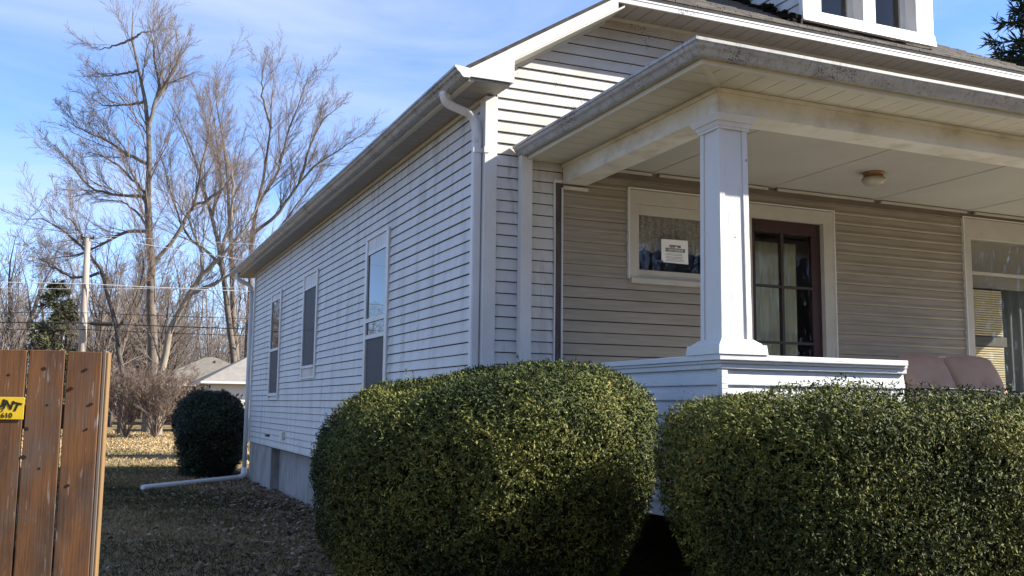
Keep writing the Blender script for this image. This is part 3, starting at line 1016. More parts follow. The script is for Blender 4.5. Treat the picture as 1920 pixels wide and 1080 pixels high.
rail_layer('rail_apron', 0.008, RZ - 0.001, RZ + 0.034, REND + 0.006)
rail_layer('rail_moulding', 0.024, RZ + 0.0345, RZ + 0.054, REND)
rail_layer('rail_cap', 0.042, RZ + 0.0545, RZ + 0.093, REND - 0.01)

# low ledge right of the opening
lw = B('porch_ledge_wall', 'rail_paint', house, 6.62, 11.0, PY + 0.03, PY + 0.22, 0.6, 1.70)
B('ledge_cap', 'ledge', lw, 6.58, 11.0, PY, PY + 0.27, 1.70, 1.74)
B('underporch_shade', 'shed_dark', house, PX + 0.2, 11.2, PY + 0.25, PY + 0.3, 0, 1.05)  # dark sheet standing in for the shaded open space under the porch

# --- front windows and door
def casing(name, x0, x1, z0, z1, cw, m, sill=True, head=None):
    yf = SY - 0.034
    h = head or cw
    mb = MB().box(x0, x0 + cw, yf, SY + 0.13, z0, z1 - h).box(x1 - cw, x1, yf, SY + 0.13, z0, z1 - h)
    mb.box(x0, x1, yf - 0.002, SY + 0.13, z1 - h, z1)
    o = mb.build(name, m, house, bevel=0.003)
    B('casing_edge', 'trim', o, x0 - 0.014, x0 - 0.0005, yf - 0.006, SY, z0 - 0.01, z1 + 0.006)
    B('casing_edge', 'trim', o, x0 - 0.014, x1 + 0.014, yf - 0.007, SY, z1 + 0.0065, z1 + 0.018)
    B('casing_edge', 'trim', o, x1 + 0.0005, x1 + 0.014, yf - 0.006, SY, z0 - 0.01, z1 + 0.006)
    return o


# left porch window
x0, x1, z0, z1 = FRONT_W[0]
w = casing('porch_window', x0, x1, z0 + 0.05, z1, 0.10, 'casing', head=0.13)
B('window_sill', 'casing', w, x0 + 0.01, x1 - 0.01, SY - 0.05, SY + 0.12, z0, z0 + 0.049)
B('sash_rail', 'casing', w, x0 + 0.10, x1 - 0.10, SY - 0.012, SY + 0.03, 3.385, 3.481, bevel=0.003)
B('sash_rail', 'casing', w, x0 + 0.10, x1 - 0.10, SY - 0.012, SY + 0.03, z0 + 0.05, 2.868, bevel=0.003)
B('pane', 'glass', w, x0 + 0.10, x1 - 0.10, SY + 0.004, SY + 0.009, 2.868, 3.385)
# door
x0, x1, z0, z1 = FRONT_W[1]
dr = casing('front_door', x0, x1, z0, z1, 0.132, 'casing')
dx0, dx1 = x0 + 0.132, x1 - 0.132
mb = MB()
yd0, yd1 = SY + 0.02, SY + 0.065
dz1 = z1 - 0.132
mb.box(dx0, dx0 + 0.075, yd0, yd1, z0, dz1).box(dx1 - 0.115, dx1, yd0, yd1, z0, dz1)
mb.box(dx0 + 0.075, dx1 - 0.115, yd0, yd1, 3.345, dz1).box(dx0 + 0.075, dx1 - 0.115, yd0, yd1, z0, 1.66)
mb.build('door_leaf', 'maroon', dr, bevel=0.003)
gx0, gx1 = dx0 + 0.075, dx1 - 0.115
gm = 6.257
mb = MB().box(gm - 0.014, gm + 0.014, yd0 - 0.004, yd1, 1.66, 3.345)
for zz in (2.807, 2.25):
    mb.box(gx0, gm - 0.0145, yd0, yd1, zz - 0.012, zz + 0.012).box(gm + 0.0145, gx1, yd0, yd1, zz - 0.012, zz + 0.012)
mb.build('muntins', 'muntin', dr)
for a, b in ((gx0, gm - 0.0145), (gm + 0.0145, gx1)):
    for c, d in ((2.8195, 3.345), (2.2625, 2.7945), (1.66, 2.2375)):
        B('pane', 'glass', dr, a, b, yd0 + 0.02, yd0 + 0.025, c, d)
MB().tube([(dx1 - 0.05, yd0, 2.0), (dx1 - 0.05, yd0 - 0.05, 2.0)], 0.025, 10).build('handle', 'brass', dr)
# picture window
x0, x1, z0, z1 = FRONT_W[2]
pw = casing('picture_window', x0, x1, z0, z1, 0.094, 'casing', head=0.222)
mb = MB().box(x0 + 0.094, x1 - 0.094, SY - 0.02, SY + 0.03, 3.09, 3.122)
mb.build('meeting_rail', 'casing', pw)
B('pane', 'glass_pic', pw, x0 + 0.094, x1 - 0.094, SY + 0.004, SY + 0.009, 3.122, z1 - 0.222)
B('pane', 'glass_pic', pw, x0 + 0.094, x1 - 0.094, SY - 0.006, SY - 0.001, z0, 3.09)

# --- dormer
DX0, DX1, DY, DZ0, DZ1 = 6.45, 8.23, 7.65, 5.545, 6.9
mb = MB()
mb.box(DX0 + 0.03, DX0 + 0.13, DY + 0.20, 11.0, 5.5, DZ1).box(DX1 - 0.12, DX1 - 0.02, DY + 0.20, 11.0, 5.5, DZ1)
mb.box(DX0 + 0.13, DX1 - 0.12, 8.4, 8.5, 5.5, DZ1)
dorm = mb.build('dormer', 'room', house)
gz0, gz1 = 5.66, 6.65
cas = [(DX0, 6.69), (7.245, 7.415), (7.985, DX1)]
mb = MB()
for a, b in cas:
    mb.box(a, b, DY, DY + 0.03, gz0, DZ1)
mb.box(6.69, 7.245, DY, DY + 0.03, gz1, DZ1).box(7.415, 7.985, DY, DY + 0.03, gz1, DZ1)
mb.build('dormer_casing', 'trim', dorm, bevel=0.003)
MB().loft([[(DX0, DY - 0.012, DZ0), (DX1 + 0.02, DY - 0.018, DZ0 - 0.01), (DX1 + 0.02, DY + 0.03, DZ0 - 0.01), (DX0, DY + 0.03, DZ0)],
           [(DX0, DY - 0.004, gz0 - 0.0006), (DX1 + 0.008, DY - 0.004, gz0 - 0.0006), (DX1 + 0.008, DY + 0.03, gz0 - 0.0006), (DX0, DY + 0.03, gz0 - 0.0006)]]).build('dormer_apron', 'trim', dorm)
for a, b in ((6.69, 7.245), (7.415, 7.985)):
    mb = MB().box(a - 0.03, a, DY + 0.031, DY + 0.20, gz0 - 0.03, gz1).box(b, b + 0.03, DY + 0.031, DY + 0.20, gz0 - 0.03, gz1)
    mb.box(a, b, DY + 0.031, DY + 0.20, gz0 - 0.03, gz0)
    mb.build('window_reveal', 'trim', dorm)
    MB().box(a, a + 0.06, DY + 0.15, DY + 0.19, gz0, gz1).box(b - 0.06, b, DY + 0.15, DY + 0.19, gz0, gz1).box(a + 0.06, b - 0.06, DY + 0.15, DY + 0.19, gz0, gz0 + 0.06).build('dormer_sash', 'trim', dorm)
    B('pane', 'glass', dorm, a + 0.06, b - 0.06, DY + 0.165, DY + 0.17, gz0 + 0.06, gz1)
k = 0
while 5.40 + k * 0.115 < DZ1:
    z = 5.40 + k * 0.115
    ra, rb = [], []
    for o, dz in RP:
        ra.append((DX0 + 0.03 - o, DY + 0.04, z + dz * 1.1)); rb.append((DX0 + 0.03 - o, 11.0, z + dz * 1.1))
    MB().loft([ra, rb]).build('siding_board', 'siding', dorm)
    k += 1
mb = MB().box(DX0 + 0.002, DX0 + 0.028, DY + 0.031, DY + 0.06, DZ0, DZ1)
mb.build('dormer_trim', 'trim', dorm)
MB().prism([(DX0 - 0.3, DZ1 + 0.001), (DX1 + 0.3, DZ1 + 0.001), ((DX0 + DX1) / 2, DZ1 + 0.6)], 'y', DY - 0.3, 12.5).build('dormer_roof', 'shingle', dorm)
# moss and debris in the valley beside the dormer
mb = MB()
for k in range(160):
    y = 7.7 + 1.6 * random.random() ** 1.3
    x = DX0 - 0.01 - abs(random.gauss(0, 0.06))
    s = random.uniform(0.012, 0.035)
    zc = hipz(y) + 0.012 + max(0, random.gauss(0, 0.03))
    mb.box(x - s, x + s, y - s, y + s, zc - s * 0.5, zc + s * 0.7)
mb.build('moss', 'hedge_core', dorm, kind='stuff')

# ------------------------------------------------------------------ things inside and on the porch
def drape(name, x0, x1, z0, z1, y, m, label, cat, folds=14, amp=0.02, scallop=0.0):
    n = int((x1 - x0) / 0.012)
    V, F = [], []
    rows_ = 8
    for j in range(rows_):
        t = j / (rows_ - 1)
        for i in range(n):
            u = i / (n - 1)
            zz = z1 + (z0 - z1) * t
            if scallop:
                zz -= scallop * abs(math.sin(u * folds * PI / 2)) * t
            V.append((x0 + (x1 - x0) * u, y + amp * math.sin(u * folds * 2 * PI + 0.6 * math.sin(u * 9)) * (0.6 + 0.4 * t), zz))
    for j in range(rows_ - 1):
        for i in range(n - 1):
            F.append((j * n + i, j * n + i + 1, (j + 1) * n + i + 1, (j + 1) * n + i))
    o = np_mesh(name, V, F, m, smooth=True)
    md = o.modifiers.new('thick', 'SOLIDIFY')
    md.thickness = 0.002
    return tag(o, label, cat)


drape('curtain', 5.94, 6.54, 1.2, 3.27, SY + 0.16, 'curtain', 'pale green curtain behind the glass of the dark front door', 'curtain', 7, 0.022)
drape('curtain', 9.33, 10.66, 1.2, 3.3, SY + 0.2, 'reflection_grey', 'dull grey drape added for the grey reflection beside the tan blind in the large porch window', 'curtain', 9, 0.03)  # drape added where the glass shows a grey reflection
drape('valance', 4.55, 5.52, 3.10, 3.45, SY + 0.09, 'lace', 'short scalloped lace valance across the top of the small porch window', 'valance', 12, 0.02, 0.05)

# woven blind behind the picture window: two panels of slats
bl = thing('woven_blind', 'tan woven blind hanging behind the large porch window', 'blind', (9.4, SY + 0.13, 1.6))
for z_0, z_1 in ((2.43, 2.93), (1.62, 2.30)):
    zz = z_0
    while zz < z_1:
        MB().box(8.80, 9.29, SY + 0.05, SY + 0.056, zz, zz + 0.018).build('slat', 'blind', bl)
        zz += 0.0255
B('blind_rail', 'rail_grey', bl, 8.78, 9.34, SY + 0.045, SY + 0.065, 2.312, 2.418)
sh = MB().box(8.76, 10.66, SY + 0.09, SY + 0.095, 2.96, 3.5).build('roller_shade', 'shade')
tag(sh, 'grey roller shade pulled part way down in the large porch window', 'shade')

# notice taped in the window
no = thing('paper_notice', 'white printed notice taped in the small porch window', 'notice', (4.99, SY - 0.0005, 2.95))
MB().loft([[(4.845, SY - 0.0005, 2.957), (5.140, SY - 0.0005, 2.952), (5.140, SY + 0.0010, 2.952), (4.845, SY + 0.0010, 2.957)],
           [(4.845, SY + 0.0015, 3.176), (5.138, SY + 0.0015, 3.180), (5.138, SY + 0.0030, 3.180), (4.845, SY + 0.0030, 3.176)]]).build('sheet', 'paper', no)


def text(body, name, m, parent, loc, size, rot=(PI / 2, 0, 0), align='CENTER', offset=0.0, extrude=0.0004, shear=0.0):
    cu = bpy.data.curves.new(name, 'FONT')
    cu.body = body
    cu.size = size
    cu.align_x = align
    cu.align_y = 'CENTER'
    cu.offset = offset
    cu.extrude = extrude
    cu.shear = shear
    cu.materials.append(M[m])
    o = bpy.data.objects.new(name, cu)
    C.objects.link(o)
    L = root_loc(parent)
    o.parent = parent
    o.location = Vector(loc) - L
    o.rotation_euler = rot
    return o


def bake_text():
    bpy.context.view_layer.update()
    dg = bpy.context.evaluated_depsgraph_get()
    for o in [x for x in C.objects if x.type == 'FONT']:
        me = bpy.data.meshes.new_from_object(o.evaluated_get(dg))
        n = bpy.data.objects.new('lettering', me)
        C.objects.link(n)
        n.parent = o.parent
        n.location = o.location
        n.rotation_euler = o.rotation_euler
        bpy.data.objects.remove(o)
    for i, o in enumerate([x for x in C.objects if x.name.startswith('lettering')]):
        o.name = 'lettering'


text('cypress', 'lettering', 'ink', no, (4.994, SY - 0.0007, 3.118), 0.042, offset=0.0014)
B('print_band', 'greyink', no, 4.888, 5.104, SY - 0.0020, SY - 0.0009, 3.060, 3.096)
text('1-877-338-8233', 'lettering', 'paper', no, (4.996, SY - 0.0023, 3.078), 0.026)
mb = MB()
for zz in (3.040, 3.028, 3.010, 2.998, 2.986, 2.972):
    mb.box(4.885 + random.uniform(0, 0.02), 5.10 - random.uniform(0, 0.03), SY - 0.0017, SY - 0.0009, zz, zz + 0.0035)
mb.build('print_line', 'greyink', no)
bt = MB().box(4.78, 4.862, SY - 0.0020, SY + 0.0005, 2.955, 2.972).build('blue_tape', 'blue')
tag(bt, 'strip of blue tape at the foot of the notice in the window', 'tape')

# porch lamp
lamp = thing('ceiling_lamp', 'brass ceiling lamp with a frosted bowl under the porch ceiling', 'lamp', (6.565, 6.87, 3.78))
MB().lathe(6.565, 6.87, [(0.02, 3.7915), (0.098, 3.791), (0.098, 3.778), (0.088, 3.768), (0.092, 3.752), (0.084, 3.744), (0.02, 3.744)]).build('lamp_base', 'brass', lamp, smooth=False)
MB().lathe(6.565, 6.87, [(0.02, 3.7435), (0.094, 3.742), (0.110, 3.728), (0.108, 3.708), (0.094, 3.685), (0.066, 3.668), (0.03, 3.66), (0.004, 3.659)]).build('lamp_shade', 'frost', lamp, smooth=True)

# loveseat and its two back cushions
seat = thing('loveseat', 'dark metal loveseat on the porch under two mauve cushions', 'loveseat', (7.74, 7.1, 1.13))
for xx in (7.12, 8.36):
    for ya, zt_ in ((6.62, 1.52), (7.36, 2.02)):
        B('leg', 'metal_dark', seat, xx - 0.015, xx + 0.015, ya, ya + 0.03, 1.131, zt_)
B('seat', 'metal_dark', seat, 7.10, 8.38, 6.60, 7.40, 1.521, 1.55)
B('back_bar', 'metal_dark', seat, 7.14, 8.34, 7.365, 7.385, 1.80, 1.83)
B('back_bar', 'metal_dark', seat, 7.14, 8.34, 7.365, 7.385, 1.66, 1.69)


def cushion(x0, wd, label):
    n = 28
    V, F = [], []
    Hc, T = 0.67, 0.115
    for side in (1, -1):
        for j in range(n):
            for i in range(n):
                u, v = -1 + 2 * i / (n - 1), -1 + 2 * j / (n - 1)
                p = (max(0, 1 - abs(u) ** 3.4) ** 0.5) * (max(0, 1 - abs(v) ** 3.4) ** 0.5)
                d2 = u * u + v * v
                p *= 1 - 0.5 * math.exp(-d2 * 16) - 0.10 * math.exp(-abs(u) * 7) * math.exp(-abs(v) * 1.0)
                x = u * wd / 2 * (1 - 0.03 * abs(v) ** 4) 
                z = (v + 1) / 2 * Hc * (1 - 0.075 * abs(u) ** 3) + (0.004 * math.sin(u * 8 + x0) * max(0, v) ** 6)
                y = -side * T * p * (1 + 0.06 * math.sin(u * 5 + v * 3))
                lean = 0.46
                V.append((x0 + wd / 2 + x, 6.96 + y * math.cos(lean) + z * math.sin(lean), 1.552 + z * math.cos(lean) + y * -math.sin(lean) * -1 * 0.3))
    for s in (0, 1):
        o_ = s * n * n
        for j in range(n - 1):
            for i in range(n - 1):
                F.append((o_ + j * n + i, o_ + j * n + i + 1, o_ + (j + 1) * n + i + 1, o_ + (j + 1) * n + i))
    o = np_mesh('cushion', V, F, 'cushion', smooth=True)
    ctr = V[(n // 2) * n + n // 2]
    rim = [V[i] for i in range(n)] + [V[j * n + n - 1] for j in range(1, n)] + [V[(n - 1) * n + i] for i in range(n - 2, -1, -1)] + [V[j * n] for j in range(n - 2, -1, -1)]
    MB().tube(rim, 0.007, 5).build('piping', 'cushion', o, smooth=True)
    MB().tube([(ctr[0], ctr[1] + 0.004, ctr[2]), (ctr[0], ctr[1] - 0.006, ctr[2])], 0.016, 10).build('button', 'cushion', o)
    return tag(o, label, 'cushion', 'mauve seat cushions on the porch')


cushion(7.13, 0.58, 'mauve tufted cushion standing next to the end of the white rail')
cushion(7.73, 0.64, 'mauve tufted cushion standing nearer the large window')

# cable draped over the hedge and ledge
cb = MB().tube([(4.80, 4.72, 1.735), (5.0, 4.7, 1.742), (5.25, 4.66, 1.735), (5.5, 4.72, 1.73), (5.75, 4.8, 1.70), (6.1, 5.1, 1.70), (6.5, 5.3, 1.755), (6.9, 5.42, 1.765), (7.3, 5.45, 1.752)], 0.008, 6).build('cable', 'cable', smooth=True)
tag(cb, 'thin black cable trailing over the hedge top to the porch ledge', 'cable')

# drain pipe on the lawn
dpipe = thing('drain_pipe', 'white plastic drain pipe lying on the lawn from the downspout', 'pipe', (1.9, 20.2, 0.0))
MB().tube([(3.0, 21.05, 0.28), (3.0, 21.05, 0.20), (2.985, 21.0, 0.14), (2.94, 20.93, 0.10), (2.86, 20.85, 0.085)], 0.058, 12).build('elbow', 'pvc', dpipe, smooth=True)
MB().tube([(2.90, 20.89, 0.09), (0.95, 19.10, 0.065)], 0.052, 12).build('pipe', 'pvc', dpipe)


# ------------------------------------------------------------------ hedges
def hprof(t, g, tm, e):
    return np.where(t < tm, g + (1 - g) * np.sin(np.clip(t / tm, 0, 1) * PI / 2),
                    np.clip(1 - np.clip((t - tm) / (1 - tm), 0, 1) ** e, 0, 1) ** (1 / e))


def hsurf(P, th, t):
    cx, cy, rx, ry, h, n, g, tm, e, rot, tilt = P
    c, s = np.cos(th), np.sin(th)
    k = (np.abs(c) ** n + np.abs(s) ** n) ** (-1 / n) * hprof(t, g, tm, e)
    x, y = rx * k * c, ry * k * s
    X, Y = cx + x * math.cos(rot) - y * math.sin(rot), cy + x * math.sin(rot) + y * math.cos(rot)
    lat = (X - cx) * 0.93 - (Y - cy) * 0.37
    return np.stack([X, Y, t * h * (1 + tilt * lat)], -1)


def lump(p, seed):
    r = np.random.default_rng(seed)
    out = np.zeros(len(p))
    for f, a in ((2.2, 0.5), (4.5, 0.3), (9.0, 0.2)):
        for _ in range(3):
            k = r.normal(size=3)
            k = k / np.linalg.norm(k) * f
            out += a * np.sin(p @ k * 2 + r.uniform(0, 6))
    return out


def leaves(P, N, dirs, L, W, r):
    """diamond leaves: centres P, facing roughly N, pointing along dirs"""
    d = norm(dirs)
    s = norm(np.cross(d, N))
    nn = np.cross(s, d)
    L = L[:, None]
    W = W[:, None]
    V = np.stack([P - d * L * 0.5, P + s * W * 0.5 + nn * L * 0.06, P + d * L * 0.5, P - s * W * 0.5 + nn * L * 0.06], 1).reshape(-1, 3)
    F = np.arange(len(P) * 4).reshape(-1, 4)
    return V, F


def hedge(name, P, count, leaf_m, label, cat, seed, L0=(0.015, 0.030), depth=0.17, bump_amp=0.040, sprig=0.5, wr=(0.28, 0.42)):
    r = np.random.default_rng(seed)
    cx, cy, rx, ry, h = P[:5]
    root = thing(name, label, cat, (cx, cy, 0))
    # area-even samples of the surface
    M_ = count * 3
    th = r.uniform(0, 2 * PI, M_)
    t = r.uniform(0.0, 1.0, M_) ** 0.8
    # densify the crown top, where t alone moves fast
    e = 1e-3
    p0 = hsurf(P, th, t)
    pt = hsurf(P, th, np.clip(t + e, 0, 1)) - hsurf(P, th, np.clip(t - e, 0, 1))
    pa = hsurf(P, th + e, t) - hsurf(P, th - e, t)
    nrm = np.cross(pa, pt)
    area = np.linalg.norm(nrm, axis=1)
    pr = np.clip(area / np.percentile(area, 97), 0.02, 1)
    keep = r.uniform(size=M_) < pr
    p0, nrm = p0[keep][:count], norm(nrm[keep])[:count]
    k = len(p0)
    dep = r.uniform(0, 1, k) ** 1.3 * depth
    lp = lump(p0, seed)
    base = p0 + nrm * (lp * bump_amp - dep + r.normal(0, 0.006, k))[:, None]
    # sprigs: neighbouring leaves share a direction
    sd = norm(norm(np.cross(nrm, r.normal(0, 1, (k, 3)))) + nrm * r.uniform(0.1, 0.7, (k, 1)) + np.array([0, 0, 0.12]))
    parts = []
    tints = []
    nl = 4
    g_ = np.repeat(np.arange(k), nl)
    off = np.tile(np.linspace(-0.6, 0.8, nl), k)[:, None] * L0[1] * 0.62
    side = np.cross(sd[g_], r.normal(size=(k * nl, 3)))
    pos = base[g_] + sd[g_] * off + side * 0.005
    ddir = sd[g_] * 0.9 + norm(side) * 0.6 + r.normal(0, 0.2, (k * nl, 3))
    L = r.uniform(*L0, k * nl)
    V, F = leaves(pos, norm(nrm[g_] + r.normal(0, 0.42, (k * nl, 3))), ddir, L, L * r.uniform(*wr, k * nl), r)
    tint = np.clip(0.35 + 0.15 * lump(p0 * 1.3, seed + 3)[g_] + r.normal(0, 0.13, k * nl) + r.normal(0, 0.10, k)[g_], 0, 0.94)
    rare = r.uniform(size=k * nl)
    tint = np.where(rare > 0.994, r.uniform(0.95, 1.0, k * nl), tint)
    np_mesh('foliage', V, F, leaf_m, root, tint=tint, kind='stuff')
    # stray shoots standing proud of the clipped surface
    mb = MB()
    ns = int(26 * sprig * 2)  # count
    sel = r.choice(np.where(p0[:, 2] > 0.55 * h)[0], ns)
    SV, SF, ST, so = [], [], [], 0
    for q0 in sel:
        b0 = base[q0]
        d0 = norm(nrm[q0] * 0.6 + np.array([0, 0, 0.7]) + r.normal(0, 0.35, 3))
        ln = r.uniform(0.05, 0.13)
        mb.tube([b0, b0 + d0 * ln * 0.5, b0 + d0 * ln + r.normal(0, 0.008, 3)], [0.0022, 0.0016, 0.001], 4)
        m_ = 9
        tt_ = r.uniform(0.25, 1.05, m_)
        pp = b0 + d0 * (ln * tt_)[:, None]
        ld = norm(d0 + r.normal(0, 0.7, (m_, 3)))
        LL = r.uniform(*L0, m_)
        v_, f_ = leaves(pp + ld * (LL * 0.5)[:, None], norm(r.normal(0, 1, (m_, 3))), ld, LL, LL * 0.3, r)
        SV.append(v_)
        SF.append(f_ + so)
        ST.append(np.clip(r.normal(0.5, 0.15, m_), 0, 0.94))
        so += len(v_)
    mb.build('shoots', 'bark', root, kind='stuff')
    np_mesh('shoot_leaves', np.concatenate(SV), np.concatenate(SF), leaf_m, root, tint=np.concatenate(ST), kind='stuff')
    # inner growth: closed lumpy body that hides the far side
    nt_, nh = 72, 40
    T, Hh = np.meshgrid(np.linspace(0, 2 * PI, nt_, endpoint=False), np.linspace(0.02, 0.985, nh))
    q = hsurf((cx, cy, rx - depth * 0.75, ry - depth * 0.75, h - depth * 0.6) + tuple(P[5:]), T.ravel(), Hh.ravel())
    q[:, :2] += (r.normal(0, 0.012, (len(q), 2)))
    i = np.arange(nt_ * nh).reshape(nh, nt_)
    F = np.stack([i[:-1], np.roll(i, -1, 1)[:-1], np.roll(i, -1, 1)[1:], i[1:]], -1).reshape(-1, 4)
    top = np.tile([[nt_ * nh]], (nt_, 1))
    q = np.vstack([q, [[cx, cy, h - depth * 0.6]]])
    F = np.vstack([F, np.stack([i[-1], np.roll(i[-1], -1), np.full(nt_, nt_ * nh), np.full(nt_, nt_ * nh)], -1)])
    me_v = q - np.array([cx, cy, 0])
    me = bpy.data.meshes.new('inner_growth')
    me.from_pydata(me_v.tolist(), [], [tuple(dict.fromkeys(f)) for f in F.tolist()])
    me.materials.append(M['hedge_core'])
    o = bpy.data.objects.new('inner_growth', me)
    C.objects.link(o)
    o.parent = root
    # a few stems at the foot
    mb = MB()
    for k2 in range(7):
        a = r.uniform(0, 2 * PI)
        mb.tube([(cx + 0.15 * math.cos(a), cy + 0.15 * math.sin(a), 0), (cx + 0.5 * rx * math.cos(a), cy + 0.5 * ry * math.sin(a), 0.7)], 0.025, 6)
    mb.build('stem', 'bark_dark', root)
    return root


HL = (2.377, 5.96, 1.124, 1.036, 1.872, 2.0, 0.45, 0.71, 2.4, -0.217, 0.075)
HR = (4.372, 4.31, 1.56, 0.70, 1.709, 2.756, 0.583, 0.761, 3.959, -0.039, 0.0)
hedge('yew_hedge', HL, 84000, 'hedge_leaf', 'round clipped evergreen hedge in front of the house corner', 'hedge', 11)
hedge('yew_hedge', HR, 86000, 'hedge_leaf', 'long clipped evergreen hedge in front of the porch rail', 'hedge', 12)
hedge('evergreen_shrub', (2.44, 22.2, 0.80, 0.80, 1.88, 2.3, 0.62, 0.6, 2.2, 0.0, 0.0), 11000, 'shrub_leaf', 'dark rounded evergreen shrub at the rear corner of the house', 'shrub', 13,
      L0=(0.04, 0.09), depth=0.16, bump_amp=0.06, wr=(0.16, 0.28), sprig=3)

# ------------------------------------------------------------------ fence and its plate
FA = R(9)
fx0, fy0 = 0.052, 3.90
fdir = Vector((-math.cos(FA), math.sin(FA), 0))    # along the fence, to the left
fnor = Vector((-math.sin(FA), -math.cos(FA), 0))   # towards the street
fence = thing('board_fence', 'weathered brown board fence with vertical planks', 'fence', (fx0, fy0, 0))


def fbox(name, m, s0, s1, d0, d1, z0, z1, par=None, s0t=None, s1t=None, nz=6, wob=0.0, label=None):
    """box in fence coordinates: s along the fence (left), d towards the viewer"""
    mb = MB()
    rings = []
    for k in range(nz):
        t = k / (nz - 1)
        z = z0 + (z1 - z0) * t
        a = s0 + ((s0t if s0t is not None else s0) - s0) * t
        b = s1 + ((s1t if s1t is not None else s1) - s1) * t
        w_ = wob * math.sin(t * 3 + s0 * 40)
        ring = []
        for s, d in ((a, d1), (b, d1), (b, d0), (a, d0)):
            p = Vector((fx0, fy0, 0)) + fdir * s + fnor * (d + w_)
            ring.append((p.x, p.y, z))
        rings.append(ring)
    mb.loft(rings)
    return mb.build(name, m, par or fence, label=label, bevel=0.0025)


fr = random.Random(3)
s = 0.020
boards = []
for k in range(11):
    wdt = 0.1275 if k else 0.1225
    g1 = 0.0030 + (0.003 if k in (0, 1) else 0.001)
    zt = 1.782 + fr.uniform(-0.004, 0.004)
    bo = fbox('fence_board', 'fence', s + 0.0008, s + wdt - 0.0008, 0.0, 0.019, 0.04, zt, s0t=s + 0.0010 + (0.002 if k else 0), s1t=s + wdt - g1, wob=0.002)
    boards.append((bo, s, wdt))
    s += wdt
fbox('end_board', 'fence_grey', 0.0075, 0.0195, -0.085, 0.012, 0.03, 1.786)
fbox('sunlit_strip', 'fence_sunlit', -0.001, 0.0070, -0.06, 0.006, 0.03, 1.780)  # thin added strip, coloured as the sunlit edge of the fence end
fbox('fence_post', 'fence_grey', 0.021, 0.110, -0.130, -0.041, 0.0, 1.76)
fbox('fence_post', 'fence_grey', 1.25, 1.34, -0.130, -0.041, 0.0, 1.76)
for z in (0.35, 1.0, 1.5):
    fbox('fence_rail', 'fence_grey', 0.021, 1.40, -0.040, -0.001, z, z + 0.085)
# knots and nail heads: (board, across 0..1, z)
for b, u, z, rr in ((0, 0.42, 1.715, 0.006), (0, 0.80, 1.645, 0.008), (0, 0.22, 1.59, 0.0065), (0, 0.30, 1.50, 0.005), (1, 0.55, 1.715, 0.008), (1, 0.90, 1.50, 0.009), (1, 0.40, 1.585, 0.005),
                    (1, 0.92, 1.40, 0.010), (0, 0.72, 1.30, 0.007), (2, 0.45, 1.69, 0.006), (2, 0.6, 1.44, 0.006), (1, 0.5, 1.36, 0.006)):
    bo, s, wdt = boards[b]
    sc_ = s + wdt * u
    p = Vector((fx0, fy0, 0)) + fdir * sc_ + fnor * 0.0195
    mb = MB()
    ring0, ring1 = [], []
    for j in range(10):
        a = 2 * PI * j / 10
        q = p + fdir * math.cos(a) * rr * fr.uniform(0.85, 1.1)
        ring0.append((q.x, q.y, z + math.sin(a) * rr * 0.8))
        q2 = q + fnor * 0.0018
        ring1.append((q2.x, q2.y, z + math.sin(a) * rr * 0.8))
    mb.loft([ring0, ring1])
    mb.build('knot', 'knot', bo)

plate = thing('yellow_plate', 'yellow metal plate with black lettering screwed to the fence', 'sign', (fx0 - 0.3, fy0, 1.57))
PR = 0.268     # fence coordinate of the right edge
PZ0, PZ1 = 1.533, 1.612
fbox('plate', 'yellow', PR, PR + 0.25, 0.024, 0.026, PZ0, PZ1, par=plate, nz=2)


def ftext(body, s, z, size, rotz=0.0, off=0.0, par=plate, shear=0.0):
    p = Vector((fx0, fy0, 0)) + fdir * s + fnor * 0.0268
    o = text(body, 'lettering', 'ink', par, (p.x, p.y, z), size, offset=off, shear=shear)
    o.rotation_euler = (Matrix.Rotation(-FA, 4, 'Z') @ Matrix.Rotation(PI / 2, 4, 'X') @ Matrix.Rotation(rotz, 4, 'Z')).to_euler()
    return o


for ch, ds_, dz_, rz in (('C', 0.139, 0.054, 0.0), ('O', 0.110, 0.0545, -0.03), ('U', 0.082, 0.0545, -0.07), ('N', 0.053, 0.050, -0.13), ('T', 0.027, 0.0435, -0.20)):
    ftext(ch, PR + ds_, PZ0 + dz_, 0.042, rz, 0.0016, shear=0.15)
ftext('CO', PR + 0.081, PZ0 + 0.0315, 0.019)
ftext('-1610', PR + 0.065, PZ0 + 0.0135, 0.025, off=0.0004)
for s_, z_ in ((PR + 0.008, PZ0 + 0.006), (PR + 0.008, PZ1 - 0.006)):
    p = Vector((fx0, fy0, 0)) + fdir * s_ + fnor * 0.0265
    MB().tube([p, p + fnor * 0.002], 0.0022, 8).build('screw', 'knot', plate)


# ------------------------------------------------------------------ trees
def resample(pts, K):
    pts = np.asarray(pts, float)
    d = np.r_[0, np.cumsum(np.linalg.norm(np.diff(pts, axis=0), axis=1))]
    tt = np.linspace(0, d[-1], K)
    return np.stack([np.interp(tt, d, pts[:, j]) for j in range(3)], -1)


